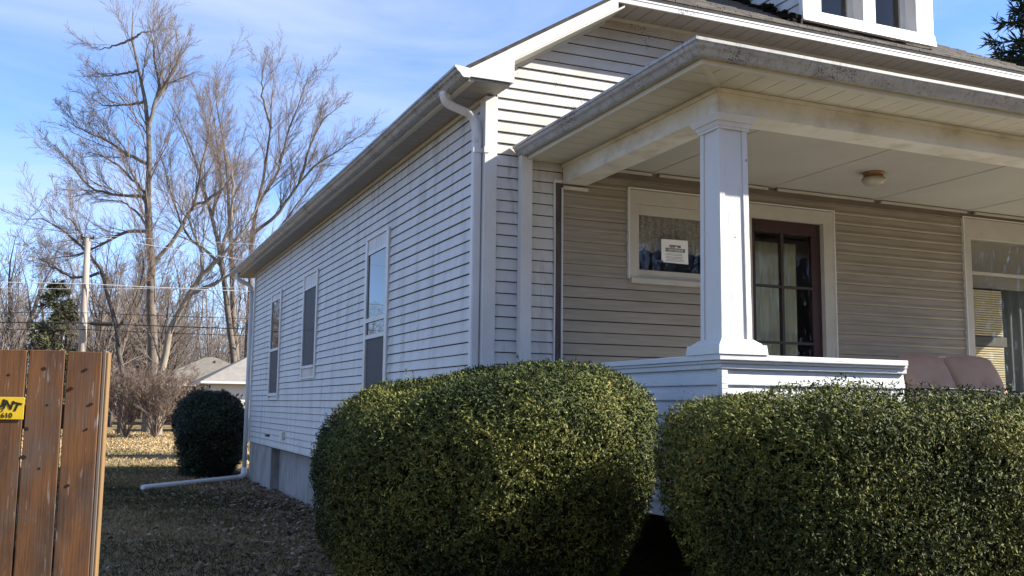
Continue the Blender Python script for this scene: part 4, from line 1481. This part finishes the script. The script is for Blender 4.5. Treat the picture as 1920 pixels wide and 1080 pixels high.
def spawn(P, rad, n, length, ang, t0, r, K, upb=0.15, r_ratio=0.55, wob=0.06, tip=0.25, fixlen=None):
    """children on polylines P (N,K0,3), rad (N,K0). length: (lo,hi) as a fraction of the parent's length"""
    N, K0, _ = P.shape
    plen = np.linalg.norm(np.diff(P, axis=1), axis=2).sum(1)
    pl0 = plen
    if fixlen:
        plen = fixlen + 0.22 * plen
    t = t0 + (1 - t0) * (np.tile((np.arange(n) + 0.5) / n, (N, 1)) + r.uniform(-0.5, 0.5, (N, n)) / n)
    f = np.clip(t, 0, 0.999) * (K0 - 1)
    i = f.astype(int)
    w = (f - i)[..., None]
    ar = np.arange(N)[:, None]
    pos = P[ar, i] * (1 - w) + P[ar, i + 1] * w
    dr_ = norm(P[ar, i + 1] - P[ar, i])
    rr = rad[ar, i] * (1 - w[..., 0]) + rad[ar, i + 1] * w[..., 0]
    a = r.uniform(*ang, (N, n))[..., None]
    per = norm(np.cross(dr_, r.normal(size=(N, n, 3))))
    cd = dr_ * np.cos(a) + per * np.sin(a)
    cd[..., 2] += upb
    cd = norm(cd)
    L = plen[:, None] * r.uniform(*length, (N, n)) * (1.15 - 0.6 * t)
    cd, pos, L, rr = cd.reshape(-1, 3), pos.reshape(-1, 3), L.ravel(), rr.ravel()
    pts = [pos]
    cur = cd
    for k in range(K - 1):
        cur = norm(cur + r.normal(0, wob * 2, cur.shape) + np.array([0, 0, upb * 0.35]))
        pts.append(pts[-1] + cur * (L / (K - 1))[:, None])
    Q = np.stack(pts, 1)
    r0 = np.minimum(rr * r_ratio, 0.9 * rr)
    RR = r0[:, None] * np.linspace(1, tip, K)[None, :]
    if fixlen:
        keep = r.uniform(size=len(Q)) < np.repeat(np.clip(pl0 / (fixlen * 2.6), 0.25, 1), n)
        Q, RR = Q[keep], RR[keep]
    return Q, RR


def skeleton_tree(name, base, limbs, label, seed, bark, counts, right=(0.92, -0.39), scale=1.0, group=None, rmin=0.006, twig='twig'):
    r = np.random.default_rng(seed)
    rx_, ry_ = right
    root = thing(name, label, 'tree', (base[0], base[1], 0), group)
    K = 14
    P, Rd = [], []
    for li, (r0, L) in enumerate(limbs):
        L = [(u * scale, w * scale) for u, w in L]
        if L[0][1] < 3.0 * scale:
            L = [(L[0][0], -0.1), (L[0][0] * 1.0, 0.4)] + L
        nrm_ = np.array([ry_, -rx_])  # into depth
        depth = np.cumsum(r.normal(0, 0.28, len(L))) * 0.9
        depth[:3] *= 0.3
        if li == 0:
            depth *= 0.3
        pts = [(base[0] + u * rx_ - dpt * ry_ * -1, base[1] + u * ry_ + dpt * rx_, w) for (u, w), dpt in zip(L, depth)]
        # start child limbs on a parent already placed
        pts = np.array(pts)
        if L[0][1] > 1.0 and P:
            allp = np.concatenate(P)
            j = np.argmin(np.linalg.norm((allp - pts[0])[:, [0, 2]], axis=1) + 0.2 * np.abs(allp[:, 1] - pts[0][1]))
            sh = allp[j] - pts[0]
            pts = pts + sh * np.linspace(1, 0.2, len(pts))[:, None]
        q = resample(pts, K)
        q[1:-1] += r.normal(0, 0.035, (K - 2, 3))
        P.append(q)
        tt = np.linspace(0, 1, K)
        rad = r0 * scale * (0.72 if li == 0 or L[0][1] < 0.5 else 0.5) * (1 - tt) ** 0.85 + 0.012
        if L[0][1] < 0.5:
            rad[0] *= 1.35
        Rd.append(rad)
    P = np.stack(P)
    Rd = np.stack(Rd)
    V, F = tubes_np(P, Rd, 9)
    np_mesh('trunk', V, F, bark, root, smooth=True)
    n1, n2, n3, n4 = counts
    Q1, R1 = spawn(P, Rd, n1, (0.45, 0.95), (0.28, 0.72), 0.16, r, 8, 0.14, 0.34, wob=0.05, fixlen=3.0 * scale)
    R1 = np.maximum(np.minimum(R1, 0.036 * np.linspace(1, 0.3, 8)[None]), rmin * 1.3)
    Q2, R2 = spawn(Q1, R1, n2, (0.26, 0.52), (0.35, 0.8), 0.12, r, 5, 0.10, 0.6, wob=0.05)
    R2 = np.maximum(R2, rmin)
    Q3, R3 = spawn(Q2, R2, n3, (0.3, 0.62), (0.4, 0.85), 0.1, r, 4, 0.08, 0.7, wob=0.05)
    R3 = np.maximum(R3, rmin * 0.8)
    parts = [tubes_np(Q1, R1, 5), tubes_np(Q2, R2, 4), tubes_np(Q3, R3, 3)]
    if n4:
        Q4, R4 = spawn(Q3, R3, n4, (0.4, 0.7), (0.5, 1.0), 0.2, r, 3, 0.05, 0.8)
        R4 = np.maximum(R4, rmin * 0.8)
        parts.append(tubes_np(Q4, R4, 3))
    V, F = merge(parts)
    np_mesh('crown', V, F, twig, root, kind='stuff')
    return root


TA = [(.42, [(0.0, 2.34), (-0.14, 5.46), (-0.27, 8.22), (-0.51, 10.05), (-0.77, 12.63), (-0.84, 14.83), (-1.01, 16.48), (-1.28, 17.77), (-1.74, 19.42), (-2.02, 20.89), (-2.16, 22.54)]), (.2, [(-0.84, 14.83), (-0.64, 16.67), (-0.36, 17.77), (-0.45, 19.05), (-0.82, 20.52), (-1.01, 21.81)]), (.2, [(-0.36, 17.68), (0.1, 18.5), (0.56, 19.79), (1.11, 20.52)]), (.16, [(-0.73, 12.99), (-2.02, 12.9), (-3.85, 13.08), (-5.32, 14.28), (-6.24, 15.01)]), (.16, [(-0.82, 14.28), (-2.02, 14.83), (-3.3, 15.56), (-4.59, 16.3), (-5.32, 16.67)]), (.13, [(-1.24, 17.68), (-2.38, 17.4), (-3.48, 17.22), (-4.4, 17.4)]), (.13, [(-1.74, 19.42), (-2.75, 19.05), (-3.67, 18.96)]), (.12, [(-2.02, 20.71), (-2.93, 20.34), (-3.94, 20.16)]), (.12, [(-2.02, 20.89), (-1.46, 21.26), (-0.91, 21.26)]), (.18, [(-0.51, 10.24), (-1.83, 10.24), (-3.12, 9.5), (-4.59, 8.95), (-6.06, 8.77)]), (.15, [(-0.64, 11.52), (-1.46, 12.63), (-2.38, 13.73), (-3.48, 14.65)]), (.2, [(-0.22, 9.32), (0.92, 10.61), (1.66, 11.89), (2.21, 13.36), (2.54, 15.2), (2.67, 16.85), (2.94, 17.95)]), (.12, [(1.66, 11.89), (2.21, 12.07), (3.31, 12.99), (3.86, 14.09)]), (.12, [(-0.51, 10.24), (-1.1, 11.16), (-2.02, 11.89), (-3.48, 12.07)])]
TB = [(.3, [(0.02, 2.44), (-0.4, 4.96), (-0.81, 7.05), (-1.19, 9.56), (-1.65, 11.24), (-2.39, 13.96), (-3.54, 16.68), (-4.79, 18.98)]), (.28, [(0.44, 2.44), (0.44, 6.0), (0.27, 9.14), (0.02, 12.49), (-0.19, 15.43), (-0.81, 18.98), (-1.23, 20.45)]), (.28, [(0.69, 2.44), (0.78, 7.05), (0.96, 11.24), (1.28, 14.17), (1.74, 17.1), (1.91, 20.66)]), (.2, [(1.03, 11.24), (2.33, 12.28), (3.48, 14.17), (4.63, 15.43), (5.88, 16.26), (7.14, 17.1)]), (.17, [(1.07, 12.49), (2.12, 14.59), (2.54, 16.89), (2.95, 18.98), (3.16, 20.24)]), (.15, [(3.48, 14.17), (4.0, 16.26), (4.63, 17.94), (5.68, 18.78)]), (.17, [(-1.19, 9.56), (-2.07, 10.4), (-3.33, 11.24), (-4.37, 13.33), (-5.21, 15.84)]), (.15, [(-1.65, 11.24), (-1.23, 13.33), (-1.65, 15.84), (-2.49, 18.57)]), (.15, [(1.74, 17.1), (1.07, 18.98), (0.86, 20.87)]), (.16, [(0.27, 9.14), (1.7, 10.82), (3.16, 12.91), (4.21, 14.59)])]
TC1 = [(.3, [(0.08, 2.3), (0.42, 5.06), (1.2, 6.78), (2.06, 7.99), (2.75, 8.86), (3.62, 9.72), (4.31, 10.93), (4.65, 11.96)]), (.16, [(1.2, 6.78), (2.58, 7.3), (3.44, 8.17), (4.65, 8.51)]), (.18, [(2.75, 8.86), (3.27, 10.58), (3.44, 12.31), (3.27, 13.86)]), (.16, [(2.06, 7.99), (1.89, 9.2), (1.2, 10.58), (0.34, 11.96)])]
TC2 = [(.22, [(-1.22, 2.3), (-1.74, 5.06), (-2.43, 7.48), (-3.29, 8.86), (-4.33, 9.72), (-5.53, 10.58), (-6.74, 10.58)]), (.14, [(-2.43, 7.48), (-3.98, 7.3), (-5.19, 7.99), (-6.4, 8.86)]), (.12, [(-3.29, 8.86), (-3.81, 9.89), (-4.84, 11.1)]), (.12, [(-1.74, 5.06), (-0.9, 6.6), (-0.5, 8.2), (-0.6, 9.6)])]

skeleton_tree('bare_tree', (2.84, 53.42), TA, 'tallest leafless tree, slender and upright, behind the utility pole', 21, 'bark', (22, 10, 8, 0))
skeleton_tree('bare_tree', (8.6, 66.2), TB, 'broad leafless tree with several trunks rising behind the garage', 22, 'bark', (22, 10, 8, 0), scale=1.158)
skeleton_tree('bare_tree', (2.9, 50.1), TC1, 'pale-barked leafless tree leaning to the right by the bare shrubs', 23, 'bark_pale', (16, 9, 7, 0))
skeleton_tree('bare_tree', (2.6, 51.2), TC2, 'leafless tree arching left over the utility pole', 24, 'bark_dark', (18, 10, 7, 0))


def round_tree(name, base, h, seed, label, group, bark='bark_dark', n0=5, counts=(9, 7, 6), twig='twig_far', spread=0.30, cat='tree', rmin=0.008, r0=None, tname='trunk', cname='crown'):
    r = np.random.default_rng(seed)
    root = thing(name, label, cat, (base[0], base[1], 0), group)
    K = 9
    P, Rd = [], []
    for i in range(n0):
        a = 2 * PI * i / n0 + r.uniform(-0.5, 0.5)
        sp = spread * h * r.uniform(0.4, 1.1)
        fork = h * r.uniform(0.14, 0.3) if cat == 'tree' else 0.02
        pts = [(base[0], base[1], -0.1), (base[0] + 0.05 * math.cos(a), base[1] + 0.05 * math.sin(a), fork), (base[0] + sp * 0.5 * math.cos(a), base[1] + sp * 0.5 * math.sin(a), h * 0.55), (base[0] + sp * math.cos(a), base[1] + sp * math.sin(a), h * r.uniform(0.8, 1.0))]
        q = resample(pts, K)
        q[2:-1] += r.normal(0, 0.012 * h, (K - 3, 3))
        P.append(q)
        Rd.append((r0 or 0.018 * h) * (1 - np.linspace(0, 1, K)) ** 0.9 + rmin)
    P, Rd = np.stack(P), np.stack(Rd)
    V, F = tubes_np(P, Rd, 6)
    np_mesh(tname, V, F, bark, root, smooth=True)
    Q1, R1 = spawn(P, Rd, counts[0], (0.22, 0.45), (0.4, 0.9), 0.2, r, 6, 0.15, 0.5)
    R1 = np.maximum(R1, rmin * 1.4)
    Q2, R2 = spawn(Q1, R1, counts[1], (0.32, 0.6), (0.4, 0.9), 0.1, r, 4, 0.1, 0.6)
    R2 = np.maximum(R2, rmin * 1.1)
    Q3, R3 = spawn(Q2, R2, counts[2], (0.35, 0.7), (0.4, 0.9), 0.1, r, 3, 0.08, 0.7)
    R3 = np.maximum(R3, rmin)
    V, F = merge([tubes_np(Q1, R1, 4), tubes_np(Q2, R2, 3), tubes_np(Q3, R3, 3)])
    np_mesh(cname, V, F, twig, root, kind='stuff')
    return root


def copy_thing(o, loc, rz, s, label=None):
    c = o.copy()
    C.objects.link(c)
    c.location = loc
    c.rotation_euler = (0, 0, rz)
    c.scale = (s, s, s)
    if label:
        c['label'] = label
    for ch in o.children:
        d = ch.copy()
        C.objects.link(d)
        d.parent = c
    return c


GT = 'leafless trees in the thicket beyond the back lawn'
LT = 'leafless tree in the brown thicket beyond the back lawn'
protos = [round_tree('thicket_tree', (-2.0, 64.0), 9.5, 31, LT, GT),
          round_tree('thicket_tree', (1.2, 70.0), 10.5, 32, LT, GT),
          round_tree('thicket_tree', (5.2, 78.0), 9.0, 33, LT, GT, n0=6)]
spots = [(-4.4, 60), (0.2, 62), (3.4, 66), (-1.6, 76), (2.9, 82), (7.2, 88), (10.5, 90), (-5.6, 74), (11.8, 80), (5.4, 92), (-0.4, 88), (14.5, 84)]
for i, (x, y) in enumerate(spots):
    copy_thing(protos[i % 3], (x, y, 0), i * 1.9, 0.75 + 0.11 * ((i * 7) % 5))

# bare shrubs on the lawn edge
round_tree('bare_shrub', (1.55, 47.5), 3.2, 41, 'reddish leafless shrub beside the fence end, beyond the lawn', 'leafless shrubs beyond the lawn', 'shrub_twig', 14, (8, 6, 5), 'shrub_twig', 0.48, 'shrub', 0.006, 0.03, 'stems', 'twigs')
round_tree('bare_shrub', (2.75, 47.0), 3.0, 42, 'reddish leafless shrub in front of the big trunk', 'leafless shrubs beyond the lawn', 'shrub_twig', 16, (8, 6, 5), 'shrub_twig', 0.50, 'shrub', 0.006, 0.03, 'stems', 'twigs')
round_tree('bare_shrub', (3.75, 48.2), 2.7, 43, 'leafless shrub nearest the pale garage', 'leafless shrubs beyond the lawn', 'shrub_twig', 12, (8, 6, 5), 'shrub_twig', 0.45, 'shrub', 0.006, 0.03, 'stems', 'twigs')


# far wood: one mass of bare stems and twigs
def treeline():
    r = np.random.default_rng(51)
    ang = np.concatenate([r.uniform(R(-42), R(16), 900), r.uniform(R(100), R(260), 700)])  # second arc: unseen trees behind the viewer, added to darken window reflections
    dist = np.concatenate([r.uniform(95, 130, 900), r.uniform(45, 75, 700)])
    n = len(ang)
    b = np.stack([np.sin(ang) * dist, np.cos(ang) * dist, np.full(n, -0.1)], -1)
    h = np.where(np.arange(n) < 900, r.uniform(7, 13, n), r.uniform(11, 18, n))
    K = 6
    pts = [b]
    cur = norm(np.stack([r.normal(0, 0.12, n), r.normal(0, 0.12, n), np.ones(n)], -1))
    for k in range(K - 1):
        cur = norm(cur + r.normal(0, 0.10, cur.shape))
        pts.append(pts[-1] + cur * (h / (K - 1))[:, None])
    P = np.stack(pts, 1)
    Rd = (h * 0.012)[:, None] * np.linspace(1, 0.25, K)[None]
    Q1, R1 = spawn(P, Rd, 7, (0.25, 0.5), (0.4, 0.9), 0.15, r, 5, 0.15, 0.55)
    R1 = np.maximum(R1, 0.018)
    Q2, R2 = spawn(Q1, R1, 7, (0.35, 0.7), (0.4, 0.9), 0.1, r, 3, 0.1, 0.6)
    R2 = np.maximum(R2, 0.013)
    V, F = merge([tubes_np(P, Rd, 4), tubes_np(Q1, R1, 3), tubes_np(Q2, R2, 3)])
    o = np_mesh('far_wood', V, F, 'twig_far')
    tag(o, 'far brown belt of leafless woods on the horizon, plus unseen trees added behind the viewer for dark reflections', 'woods', None, 'stuff')


treeline()


def conifer(name, base, h, rad, seed, label, m, levels=26, droop=0.25, per=9, spray=22, sl=0.30, bottom=0.12):
    r = np.random.default_rng(seed)
    root = thing(name, label, 'tree', (base[0], base[1], 0))
    MB().tube([(base[0], base[1], -0.1), (base[0], base[1], h * 0.5), (base[0], base[1], h * 0.98)], [h * 0.018, h * 0.012, 0.02], 8).build('trunk', 'bark_dark', root)
    P = []
    for i in range(levels):
        t = bottom + (1 - bottom) * i / levels
        z = h * t
        for j in range(per):
            a = r.uniform(0, 2 * PI)
            L = rad * (1 - t) ** 0.75 * r.uniform(0.7, 1.12) + 0.15
            K = 5
            tt = np.linspace(0, 1, K)
            x = base[0] + np.cos(a) * L * tt
            y = base[1] + np.sin(a) * L * tt
            zz = z + L * (0.22 * tt - droop * tt ** 2) + r.uniform(-0.15, 0.15)
            P.append(np.stack([x, y, zz], -1))
    P = np.stack(P)
    Rd = np.linspace(0.035, 0.008, 5)[None].repeat(len(P), 0)
    np_mesh('branches', *tubes_np(P, Rd, 4), 'bark_dark', root, kind='stuff')
    N = len(P)
    t = r.uniform(0.12, 1.0, (N, spray)) ** 0.75
    f = np.clip(t, 0, 0.999) * 4
    i = f.astype(int)
    w = (f - i)[..., None]
    ar = np.arange(N)[:, None]
    pos = (P[ar, i] * (1 - w) + P[ar, i + 1] * w).reshape(-1, 3)
    d = norm(P[ar, i + 1] - P[ar, i]).reshape(-1, 3)
    nl = 5
    g_ = np.repeat(np.arange(len(pos)), nl)
    dd = norm(d[g_] * 0.8 + r.normal(0, 0.75, (len(g_), 3)))
    L = r.uniform(0.6, 1.25, len(g_)) * sl
    V, F = leaves(pos[g_] + dd * (L * 0.5)[:, None] + r.normal(0, 0.04, (len(g_), 3)), norm(r.normal(0, 1, (len(g_), 3))), dd, L, L * 0.16, r)
    tint = np.clip(0.45 + r.normal(0, 0.22, len(g_)) + 0.2 * lump(pos * 0.5, seed)[g_] * 0.6, 0, 1)
    np_mesh('foliage', V, F, m, root, tint=tint, kind='stuff')
    return root


conifer('spruce_tree', (-2.1, 62.0), 8.6, 2.9, 61, 'green spruce standing in the thicket left of the utility pole', 'needle_pale', levels=20, per=8, spray=13, sl=0.34)
conifer('pine_tree', (27.6, 19.4), 19.0, 6.2, 62, 'dark evergreen tree rising behind the right end of the roof', 'needle', levels=34, per=12, spray=30, sl=0.40, bottom=0.2, droop=0.1)

# ------------------------------------------------------------------ utility pole and lines
pole = thing('utility_pole', 'grey wooden utility pole carrying power lines', 'utility pole', (-0.48, 48.9, 0))
MB().tube([(-0.48, 48.9, -0.2), (-0.50, 48.9, 4.5), (-0.55, 48.85, 9.1)], [0.19, 0.17, 0.125], 12).build('shaft', 'pole', pole, smooth=True)
MB().tube([(-0.82, 48.9, 9.12), (-0.28, 48.7, 9.08)], 0.035, 6).build('crossarm', 'metal_dark', pole)
for dx in (-0.80, -0.30):
    MB().lathe(-0.55 + dx + 0.55, 48.82, [(0.03, 9.13), (0.055, 9.17), (0.03, 9.21), (0.05, 9.24), (0.01, 9.28)], 10).build('insulator', 'metal_dark', pole)


def wire(pts, r_, m, label, name='power_line', splice=None):
    P = [Vector(p) for p in pts]
    path = []
    for a, b in zip(P[:-1], P[1:]):
        sag = 0.012 * (b - a).length
        for k in range(10):
            t = k / 10
            q = a.lerp(b, t)
            q.z -= sag * 4 * t * (1 - t) * 0.35
            path.append(q)
    path.append(P[-1])
    root = thing(name, label, 'wire', tuple(P[len(P) // 2]))
    MB().tube(path, r_, 5).build('strand', m, root)
    if splice:
        MB().tube(splice, 0.09, 8).build('splice_case', 'metal_dark', root)


yl, yr = 50.5, 46.0
wire([(-26, 58, 9.1), (-0.8, 48.9, 9.25), (24, 40, 8.6)], 0.009, 'wire_pale', 'topmost power line, leaving the top of the utility pole')
wire([(-26, 58, 7.4), (-0.48, 48.7, 6.95), (24, 40.5, 6.55)], 0.019, 'wire_pale', 'thick pale service line crossing the pole and the trees')
wire([(-26, 58.1, 7.0), (-0.48, 48.75, 6.72), (20, 41, 7.6)], 0.010, 'wire_pale', 'thin wire just below the thick pale line')
wire([(-0.3, 48.8, 9.2), (24, 46, 6.8)], 0.012, 'wire_pale', 'pale line descending from the pole top to the house roof')
wire([(-26, 58, 5.75), (-0.48, 48.7, 5.62), (24, 40.5, 5.45)], 0.012, 'cable', 'uppermost of the dark cables low on the pole')
wire([(-26, 58, 5.35), (-0.48, 48.7, 5.15), (24, 40.5, 4.95)], 0.022, 'cable', 'dark cable with a splice case beside the pole', splice=[(-0.2, 48.6, 5.14), (0.0, 48.52, 5.13), (0.55, 48.32, 5.11), (0.75, 48.25, 5.13)])
wire([(-26, 58, 4.9), (-0.48, 48.7, 4.85), (24, 40.5, 4.6)], 0.013, 'cable', 'lowest dark cable on the utility pole')


# ------------------------------------------------------------------ buildings at the back
def hip_building(name, label, x0, x1, y0, y1, ze, zr, ov, wall_m, roof_m, open_front=False, lap=0.2):
    b = thing(name, label, 'garage', ((x0 + x1) / 2, (y0 + y1) / 2, 0))
    if not open_front:
        mb = MB().box(x0, x1, y0, y1, -0.1, ze)
        mb.build('wall', wall_m, b)
        z = 0.2
        lapmb = MB()
        while z + lap < ze:
            lapmb.loft([[(x0 + 0.12, y0 - 0.004, z), (x1 - 0.12, y0 - 0.004, z), (x1 - 0.12, y0 - 0.03, z), (x0 + 0.12, y0 - 0.03, z)],
                        [(x0 + 0.12, y0 - 0.004, z + lap), (x1 - 0.12, y0 - 0.004, z + lap), (x1 - 0.12, y0 - 0.008, z + lap), (x0 + 0.12, y0 - 0.008, z + lap)]])
            lapmb.loft([[(x0 - 0.004, y0 + 0.12, z), (x0 - 0.004, y1, z), (x0 - 0.03, y1, z), (x0 - 0.03, y0 + 0.12, z)],
                        [(x0 - 0.004, y0 + 0.12, z + lap), (x0 - 0.004, y1, z + lap), (x0 - 0.008, y1, z + lap), (x0 - 0.008, y0 + 0.12, z + lap)]])
            z += lap
        lapmb.build('lap_siding', wall_m, b, kind='stuff')
        MB().box(x0 - 0.035, x0 + 0.11, y0 - 0.035, y0 - 0.001, 0, ze - 0.02).box(x0 - 0.035, x0 - 0.001, y0, y0 + 0.11, 0, ze - 0.02).build('corner_board', 'trim', b)
    else:
        B('wall', wall_m, b, x0, x1, y1 - 0.2, y1, -0.1, ze)
        for xx in (x0 + 0.05, (x0 + x1) / 2, x1 - 0.2):
            B('post', 'oldwood', b, xx, xx + 0.14, y0 + 0.1, y0 + 0.24, -0.1, ze)
    X0, X1, Y0, Y1 = x0 - ov, x1 + ov, y0 - ov, y1 + ov
    d = (Y1 - Y0) / 2
    r0, r1 = (X0 + d, (Y0 + Y1) / 2, zr), (X1 - d, (Y0 + Y1) / 2, zr)
    A = [(X0, Y0, ze), (X1, Y0, ze), (X1, Y1, ze), (X0, Y1, ze)]
    mb = MB()
    mb.poly([A[0], A[1], r1, r0])
    mb.poly([A[1], A[2], r1])
    mb.poly([A[2], A[3], r0, r1])
    mb.poly([A[3], A[0], r0])
    mb.poly([(x, y, z - 0.02) for x, y, z in A])
    mb.build('roof', roof_m, b)
    mb = MB().box(X0, X1, Y0 - 0.10, Y0 - 0.002, ze - 0.10, ze + 0.02)
    mb.build('gutter', 'trim', b)
    MB().box(X0 - 0.03, X0 - 0.002, Y0, Y1, ze - 0.14, ze).build('fascia', 'trim', b)
    MB().box(X0 + d + 0.6, X0 + d + 1.1, (Y0 + Y1) / 2 - 1.0, (Y0 + Y1) / 2 - 0.6, zr - 0.6, zr - 0.25).build('roof_vent', 'garage_roof', b)
    return b


hip_building('garage', 'pale sided garage with grey hip roof beyond the dark shrub', 5.75, 13.5, 54.8, 61.5, 2.72, 4.75, 0.45, 'garage_wall', 'garage_roof')
hip_building('carport', 'dark open carport with brown hip roof behind the bare shrubs', 3.8, 12.5, 73.0, 81.0, 2.85, 5.0, 0.5, 'shed_dark', 'far_roof', open_front=True)


# ------------------------------------------------------------------ grass and fallen leaves
def lawn():
    r = np.random.default_rng(71)
    n1, n2 = 90000, 60000
    x = np.concatenate([r.uniform(-5, 3.2, n1), r.uniform(-12, 16, n2)])
    y = np.concatenate([8.0 + 18 * r.uniform(0, 1, n1) ** 1.1, 24 + 30 * r.uniform(0, 1, n2)])
    ok = ~((x > 3.0) & (y < 21.3))
    x, y = x[ok], y[ok]
    z = 0.05 * np.sin(x * 0.31 + 1.0) * np.cos(y * 0.23) * np.clip((np.hypot(x - 6, y - 14) - 9) / 12, 0, 1)
    k = len(x)
    P = np.stack([x, y, z], -1)
    far = np.clip((y - 8) / 30, 0, 1)
    L = r.uniform(0.035, 0.075, k) * (1 + far * 0.8)
    d = norm(np.stack([r.normal(0, 0.7, k), r.normal(0, 0.7, k), np.full(k, 0.8)], -1))
    a = r.uniform(0, 2 * PI, k)
    N = np.stack([np.cos(a), np.sin(a), np.zeros(k)], -1)
    V, F = leaves(P + d * (L * 0.45)[:, None], N, d, L, L * 0.16 * (1 + far), r)
    q = P.copy()
    tint = np.clip(0.36 + 0.5 * far + 0.25 * lump(q * 0.35, 72) + r.normal(0, 0.16, k), 0, 1)  # tint brightens with distance: sunlight on the far lawn put into the colour
    o = np_mesh('grass', V, F, 'grass', tint=tint)
    tag(o, 'short dry tan and green grass of the side lawn', None, None, 'stuff')
    n = 7600
    y = 8.3 + 16 * r.uniform(0, 1, n) ** 1.3
    x = np.where(r.uniform(size=n) < 0.66, 3.18 - np.abs(r.normal(0, 0.75, n)), r.uniform(-3.5, 3.2, n))
    x = np.minimum(x, 3.2)
    P = np.stack([x, y, r.uniform(0.02, 0.07, n)], -1)
    d = norm(np.stack([r.normal(0, 1, n), r.normal(0, 1, n), r.normal(0, 0.25, n)], -1))
    N = norm(np.stack([r.normal(0, 0.45, n), r.normal(0, 0.45, n), np.ones(n)], -1))
    L = r.uniform(0.035, 0.085, n)
    V, F = leaves(P, N, d, L, L * r.uniform(0.5, 0.9, n), r)
    o = np_mesh('fallen_leaves', V, F, 'leaf_dead', tint=np.clip(r.normal(0.45, 0.25, n), 0, 1))
    tag(o, 'scattered brown fallen leaves along the foundation', None, None, 'stuff')


lawn()
bake_text()
